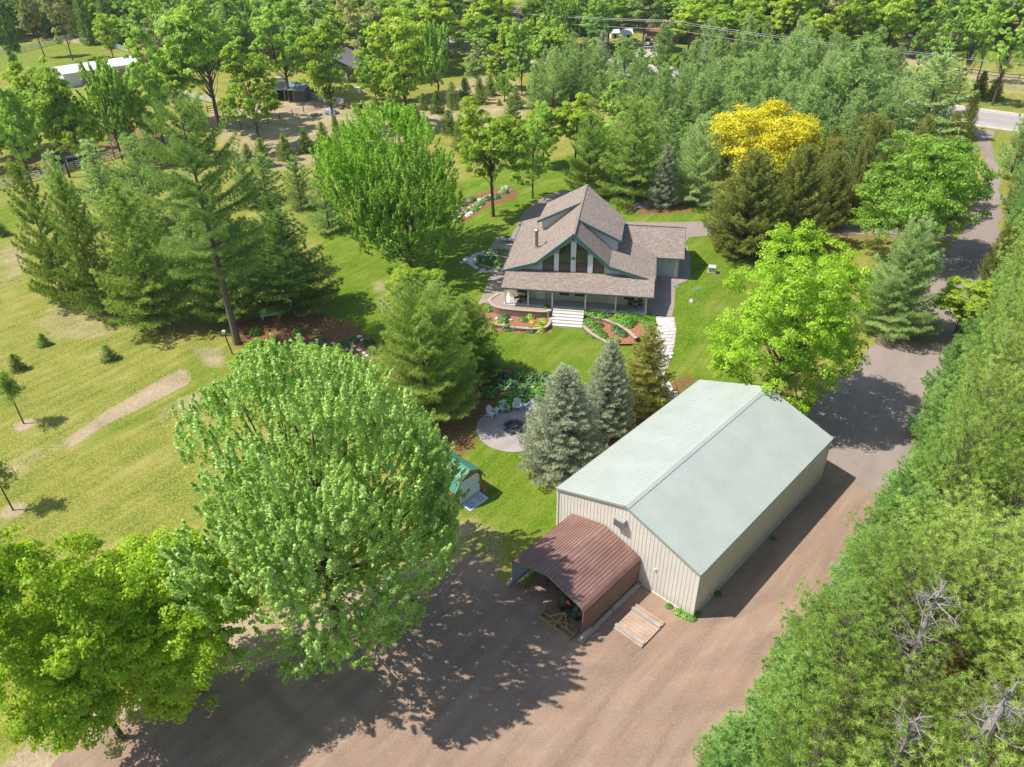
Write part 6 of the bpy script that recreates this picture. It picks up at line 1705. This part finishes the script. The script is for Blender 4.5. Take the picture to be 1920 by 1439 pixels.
 ('green', 56.9, 225.9, 13.3, 3.63, 'G:wroad'),
 ('oak', 91.7, 169.5, 18.7, 4.07, 'G:oaks'),
 ('oak', 94.6, 166.3, 18.4, 2.87, 'G:oaks'),
 ('oak', 100.6, 163.2, 17.7, 3.04, 'G:oaks'),
 ('oak', 106.9, 182.1, 17.1, 2.55, 'G:oaks'),
 ('oak', 89.6, 176.1, 16.6, 2.15, 'G:oaks'),
 ('olive', -129.0, 229.9, 17.5, 3.06, 'G:wleft'),
 ('olive', -118.7, 224.6, 18.0, 3.36, 'G:wleft'),
 ('sprucedark', -123.7, 247.0, 15.3, 2.8, 'G:wleft'),
 ('sprucedark', -114.7, 241.9, 15.8, 2.78, 'G:wleft'),
]
SNAGX, SNAGY = 21.3, 25.4
GL = {
 'left': ('pine_tree', 'blue green pine at the back of the conifer clump above the left lawn', 'pines at the back of the left clump', 'pine'),
 'fieldpine': ('pine_tree', 'soft grey green pine on the sandy field above the dark pines', 'pines on the sandy field', 'pine'),
 'limebush': ('leafy_tree', 'low lime green tree between the driveway lawn and the pine plantation', 'low lime trees behind the driveway lawn', 'tree'),
 'cedar': ('spruce_tree', 'brownish spruce in the strip between the yellow tree and the driveway', 'brown spruces below the yellow tree', 'spruce'),
 'band': ('pine_tree', 'grey green pine in the dense plantation between the house and the highway', 'pines of the plantation by the highway', 'pine'),
 'rightedge': ('pine_tree', 'blue green pine beside the driveway at the right edge of the photo', 'pines along the upper right driveway edge', 'pine'),
 'young': ('young_spruce', 'young conical spruce planted on the sandy field behind the house', 'young spruces on the sandy field', 'spruce'),
 'fencerow': ('leafy_tree', 'green leafy tree in the row along the pasture at the left', 'leafy trees along the left pasture', 'tree'),
 'wleft': ('wood_tree', 'tree of the far woods behind the pasture fence', 'trees of the woods behind the pasture', 'tree'),
 'wmid': ('leafy_tree', 'grey green tree in the wood behind the grey barn', 'trees behind the grey barn', 'tree'),
 'wcentre': ('leafy_tree', 'green leafy tree in the hedge by the road at the top middle', 'trees along the road at the top middle', 'tree'),
 'darkrow': ('spruce_tree', 'tall dark spruce in the tight row at the top middle of the photo', 'dark spruces in a row', 'spruce'),
 'wroad': ('leafy_tree', 'bright leafy tree around the far houses beyond the power line', 'leafy trees beyond the power line', 'tree'),
 'oaks': ('leafy_tree', 'open crowned tree with a bare leaning trunk beyond the highway', 'open crowned trees beyond the highway', 'tree'),
}
for kind, x, y, h, r, lab in TREES:
    t_, s_ = lab[:2], lab[2:]
    if t_ == 'L:':
        l, nm = s_.split('|'); cat = {'shrub': 'shrub', 'pine_tree': 'pine', 'young_pine': 'pine', 'spruce_tree': 'spruce', 'young_spruce': 'spruce', 'cedar_tree': 'cedar'}.get(nm, 'tree')
        place_tree(kind, x, y, h, r, nm, l, cat, rz=2.1 if kind == 'maplebig' else None)
    else:
        nm, l, g, cat = GL[s_]; place_tree(kind, x, y, h, r, nm, l, cat, g)
# two staked saplings at the left edge
def sapling(seed, base, hgt, lean, label):
    rng = np.random.default_rng(seed); mb = MB()
    top = Vector((lean[0], lean[1], hgt)); mb.tube([(0, 0, 0), top * .5 + Vector((.05, 0, 0)), top], [.07, .055, .02], 6)
    P = []
    for i in range(26):
        t = rng.uniform(.5, 1); s = top * t; a = rng.uniform(0, 6.28); L = rng.uniform(.4, 1.5) * (1.25 - t * .6)
        e = s + Vector((math.cos(a) * L, math.sin(a) * L, rng.uniform(-.1, .4)))
        mb.tube([s, e], [.018, .008], 4, cap=False)
        for j in range(34): P.append(s.lerp(e, rng.uniform(.35, 1.1)) + Vector(rng.normal(size=3)) * .16)
    P = np.array([tuple(p) for p in P]); D = unit(rng.normal(size=P.shape) + np.array([0, 0, .5]))
    V, F = blades(rng, P, D, 5, .24, .07, 1.0)
    me = np_mesh('crown', V, F, .4 + rng.normal(size=len(F)) * .15)
    o = empty('sapling', base); tag(o, label, 'sapling'); link('crown', me, M['pine'], o); mb.build('trunk', M['bark'], o)
sapling(1, G(45, 795), 5.2, (-.25, .2), 'thin sapling with a bare trunk on the left lawn, the upper of two')
sapling(2, G(25, 957), 5.6, (-.3, .1), 'thin sapling with a bare trunk on the left lawn, the lower of two')
# the pine plantation along the right side of the driveway
edge = gp([(1905, 250), (1890, 330), (1870, 430), (1842, 520), (1800, 600), (1762, 660), (1715, 745), (1680, 815), (1650, 890), (1605, 985), (1540, 1090), (1465, 1180), (1425, 1255), (1335, 1350), (1270, 1460), (1230, 1560)])
rng = np.random.default_rng(8)
edge[:, 0] += 1.5
def edge_x(y):
    ys_ = edge[::-1, 1]; xs_ = edge[::-1, 0]; return float(np.interp(y, ys_, xs_))
def rp_gen(i, **k):
    a = dict(base=.34, whorl=.7, nb=8, tuft=.23, width=.030, nblade=22, space=.42, side=.55, rise=.42, droop=.02, prof=.55, trunk_r=.17, jag=.4, upt=.9, bluff=.5, bare=.28, spread=1.5)
    a.update(k); return conifer(200 + i, 11.0, 2.9, **a)
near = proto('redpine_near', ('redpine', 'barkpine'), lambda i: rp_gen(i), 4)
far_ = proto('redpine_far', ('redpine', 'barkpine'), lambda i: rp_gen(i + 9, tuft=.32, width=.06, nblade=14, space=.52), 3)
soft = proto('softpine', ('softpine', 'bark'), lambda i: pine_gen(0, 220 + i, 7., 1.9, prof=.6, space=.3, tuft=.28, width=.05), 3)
def put(lst, x, y, h, r, name, label, cat, group):
    me, bm, h0, r0 = lst[rng.integers(len(lst))]
    o = empty(name, (x, y, 0), rng.uniform(0, 6.28)); o.scale = (r / r0, r / r0, h / h0); tag(o, label, cat, group)
    for nm, m in (('crown', me), ('trunk', bm)):
        c = bpy.data.objects.new(nm, m); C.link(c); c.parent = o
npl = 0
y = 16.0
while y < 125:
    ex = edge_x(y)
    # soft young pines on the driveway edge
    yy = y + rng.uniform(-.5, .5)
    put(soft, edge_x(yy) + 1.9 + rng.uniform(-1.0, 1.0), yy, rng.uniform(4.8, 7.0), rng.uniform(1.6, 2.1), 'pine_tree', 'soft green young pine on the driveway edge of the right hand plantation', 'pine', 'young pines along the plantation edge')
    put(soft, edge_x(yy + 1) + 3.9 + rng.uniform(-.5, .5), yy + 1.1, rng.uniform(7.0, 9.0), rng.uniform(2.0, 2.5), 'pine_tree', 'soft green young pine on the driveway edge of the right hand plantation', 'pine', 'young pines along the plantation edge')
    y += 2.3 + y * .012
y = 12.0; row = 0
while y < 128:
    ex = edge_x(y) + 4.6
    x = ex + (row % 2) * 1.8
    lim = y * .78 + 22
    while x < lim:
        px, py = x + rng.uniform(-.5, .5), y + rng.uniform(-.5, .5)
        if rng.uniform() > .10 and not ((px - SNAGX) ** 2 + (py - SNAGY) ** 2 < 2.3 ** 2 or (px - 18.0) ** 2 + (py - 19.6) ** 2 < 1.2 ** 2 or (px - 22.0) ** 2 + (py - 20.0) ** 2 < 1.6 ** 2):
            put(near if y < 62 else far_, px, py, rng.uniform(8.0, 12.4), rng.uniform(2.3, 3.3), 'red_pine', 'tall needle tufted pine inside the right hand plantation', 'pine', 'red pines of the right hand plantation'); npl += 1
        x += 3.7
    y += 3.5; row += 1
print('plantation', npl)
# dead bare tops poking out of the plantation
def snag(seed, base, hgt, label, spread=1.0, r0=.22):
    rg = np.random.default_rng(seed); mb = MB()
    P = [Vector((0, 0, 0)), Vector((.1, .1, hgt * .4)), Vector((-.1, .3, hgt * .75)), Vector((.2, .5, hgt))]
    mb.tube(P, [r0 * 1.4, r0, r0 * .7, .03], 9); t = empty('dead_pine', base); tag(t, label, 'dead tree'); mb.build('trunk', M['deadwood'], t)
    for i in range(44):
        f = rg.uniform(.45, .98); s = Vector((0, .45 * f, hgt * f)); a = rg.uniform(0, 6.28); L = rg.uniform(.9, 3.0) * spread * (1.35 - f * .6)
        mb = MB()
        def limb(p, d, L, r, lv):
            pts = [p]; 
            for q in range(4):
                d = (d + Vector(rg.normal(size=3)) * .22 + Vector((0, 0, .05))).normalized(); pts.append(pts[-1] + d * L / 4)
            mb.tube(pts, [r, r * .8, r * .6, r * .4, r * .15], 5 if lv == 0 else 4, cap=False)
            if lv < 2:
                for q in range(4 if lv == 0 else 3):
                    k_ = rg.integers(1, 5); nd = (d + Vector(rg.normal(size=3)) * .75).normalized(); limb(pts[k_], nd, L * rg.uniform(.3, .55), r * .45, lv + 1)
        limb(s, Vector((math.cos(a), math.sin(a), rg.uniform(-.15, .5))).normalized(), L, .045, 0)
        mb.build('branch', M['deadwood'], t)
snag(3, (SNAGX, SNAGY, 0), 13.2, 'large bare grey dead pine top in the middle of the lower right pines', .75, .2)
snag(4, (18.0, 19.6, 0), 11.2, 'second bare dead pine at the bottom edge of the lower right pines', .5, .15)
snag(5, (22.0, 20.0, 0), 12.8, 'thick grey bare trunk with dead limbs in the bottom right corner', .7, .36)
# woods and plantation fill between the surveyed trees
wood = np.random.default_rng(77)
def Pj(x, y, z):
    zz = z - CAM_H; c, s_ = math.cos(PITCH), math.sin(PITCH)
    d = y * c - zz * s_; u = y * s_ + zz * c
    X, Y = FPX * x / d, -FPX * u / d
    return 960 + X * math.cos(ROLL) - Y * math.sin(ROLL), 719.5 + X * math.sin(ROLL) + Y * math.cos(ROLL)
def inpoly(px, py, poly):
    ins = False; n_ = len(poly)
    for i in range(n_):
        ax, ay = poly[i]; bx, by = poly[(i + 1) % n_]
        if (ay > py) != (by > py) and px < (bx - ax) * (py - ay) / (by - ay) + ax: ins = not ins
    return ins
OPEN = [[(-60, 92), (140, 64), (240, 98), (250, 128), (100, 136), (-60, 165)], [(846, 80), (900, 80), (905, 150), (860, 150)], [(1140, 60), (1275, 50), (1290, 85), (1310, 112), (1140, 112)],
        [(640, 98), (690, 98), (692, 165), (640, 165)], [(500, 145), (565, 130), (575, 195), (480, 205)], [(1785, 95), (1990, 95), (1990, 240), (1800, 215), (1790, 140)], [(948, 14), (975, 14), (975, 50), (948, 50)],
        [(1722, 68), (1748, 68), (1748, 100), (1722, 100)], [(380, 195), (1000, 130), (1010, 240), (640, 320), (400, 260)], [(-60, 460), (60, 470), (60, 700), (-60, 700)]]
def blocks(x, y, h, r):
    for zf in (.0, .3, .6, .95):
        for sx in (-.6, 0, .6):
            q = Pj(x + sx * r, y, h * zf)
            for pg in OPEN:
                if inpoly(q[0], q[1], pg): return True
    return False
TP = [(t[1], t[2], t[4]) for t in TREES]
def clear(x, y, r, k=.85):
    return all((a - x) ** 2 + (b - y) ** 2 > ((c + r) * k) ** 2 for a, b, c in TP)
def fill_zone(poly_px, kinds, h0, h1, rk, k, tries, nm, lab, cat, grp, cap=999):
    poly = [tuple(G(a, b)[:2]) for a, b in poly_px]
    xs_ = [p[0] for p in poly]; ys_ = [p[1] for p in poly]; got = []
    for _ in range(tries):
        x, y = wood.uniform(min(xs_), max(xs_)), wood.uniform(min(ys_), max(ys_))
        if not inpoly(x, y, poly): continue
        s_ = (Vector((x, y)) - hA).dot(hn)
        if abs(s_) < 8.5: continue
        h = wood.uniform(h0, h1); r = h * rk * wood.uniform(.85, 1.2)
        if not clear(x, y, r, k) or blocks(x, y, h, r): continue
        TP.append((x, y, r)); got.append((str(wood.choice(kinds)), x, y, h, r))
    got.sort(key=lambda q: q[2])
    for g_ in got[:cap]: place_tree(g_[0], float(g_[1]), float(g_[2]), float(g_[3]), float(g_[4]), nm, lab, cat, grp)
    print(grp, len(got))
fill_zone([(985, 150), (1100, 128), (1260, 122), (1450, 122), (1700, 165), (1815, 212), (1790, 262), (1640, 285), (1560, 318), (1350, 320), (1330, 250), (1230, 255), (1100, 200), (1000, 205)], ['pineblue', 'pineblue', 'pinepale'], 7.5, 12, .27, .62, 900, 'pine_tree', GL['band'][1], 'pine', GL['band'][2])
fill_zone([(110, 500), (340, 560), (560, 530), (560, 470), (340, 430), (130, 440)], ['pinedark'], 8, 11, .30, .72, 300, 'pine_tree', GL['left'][1], 'pine', GL['left'][2], 7)
fill_zone([(1050, 300), (1130, 300), (1330, 280), (1345, 345), (1110, 345)], ['pineblue', 'green'], 6, 9, .32, .62, 200, 'pine_tree', 'small tree filling in between the pines behind the house', 'tree', 'small trees between the pines behind the house')
fill_zone([(1400, 330), (1560, 300), (1700, 330), (1790, 380), (1780, 425), (1680, 425), (1500, 420)], ['cedar', 'cedar', 'pineblue'], 7, 11, .25, .62, 200, 'spruce_tree', GL['cedar'][1], 'spruce', GL['cedar'][2])
fill_zone([(-60, 255), (150, 215), (350, 200), (370, 262), (150, 300), (-60, 340)], ['green', 'lime', 'green', 'sage'], 9, 13, .3, .9, 260, 'leafy_tree', GL['fencerow'][1], 'tree', GL['fencerow'][2], 7)
fill_zone([(560, 140), (720, 150), (850, 160), (860, 95), (700, 80), (560, 90)], ['green', 'sage', 'lime'], 10, 15, .34, .62, 260, 'leafy_tree', GL['wmid'][1], 'tree', GL['wmid'][2])
fill_zone([(880, 150), (985, 150), (1130, 115), (1130, 88), (880, 80)], ['green', 'lime', 'greendark'], 8, 14, .34, .6, 300, 'leafy_tree', GL['wcentre'][1], 'tree', GL['wcentre'][2])
fill_zone([(-300, 20), (-300, 120), (0, 92), (140, 66), (240, 98), (330, 130), (560, 130), (860, 84), (1240, 62), (1330, 78), (1500, 95), (1700, 110), (2100, 120), (2400, 60), (2300, 12), (-200, 6)], ['lime', 'green', 'greendark', 'sage', 'green', 'sprucedark', 'yellowgreen', 'olive', 'lime'], 12, 18, .36, .72, 7000, 'wood_tree', 'tree of the distant woods along the top edge of the photo', 'tree', 'trees of the distant woods', 280)

# thin summer haze over the far woods
hb = MB().box(-1500, -300, -1.0, 1500, 2500, 60)
hz_o = hb.build('haze', None, uv=False); tag(hz_o, kind='stuff')
hm = bpy.data.materials.new('haze'); hm.use_nodes = True; hn_ = hm.node_tree.nodes; hn_.clear()
ho = hn_.new('ShaderNodeOutputMaterial'); hv = hn_.new('ShaderNodeVolumePrincipled')
hv.inputs['Color'].default_value = (.85, .92, 1, 1); hv.inputs['Density'].default_value = .00013; hv.inputs['Anisotropy'].default_value = .2
hm.node_tree.links.new(hv.outputs[0], ho.inputs['Volume']); hz_o.data.materials.append(hm)
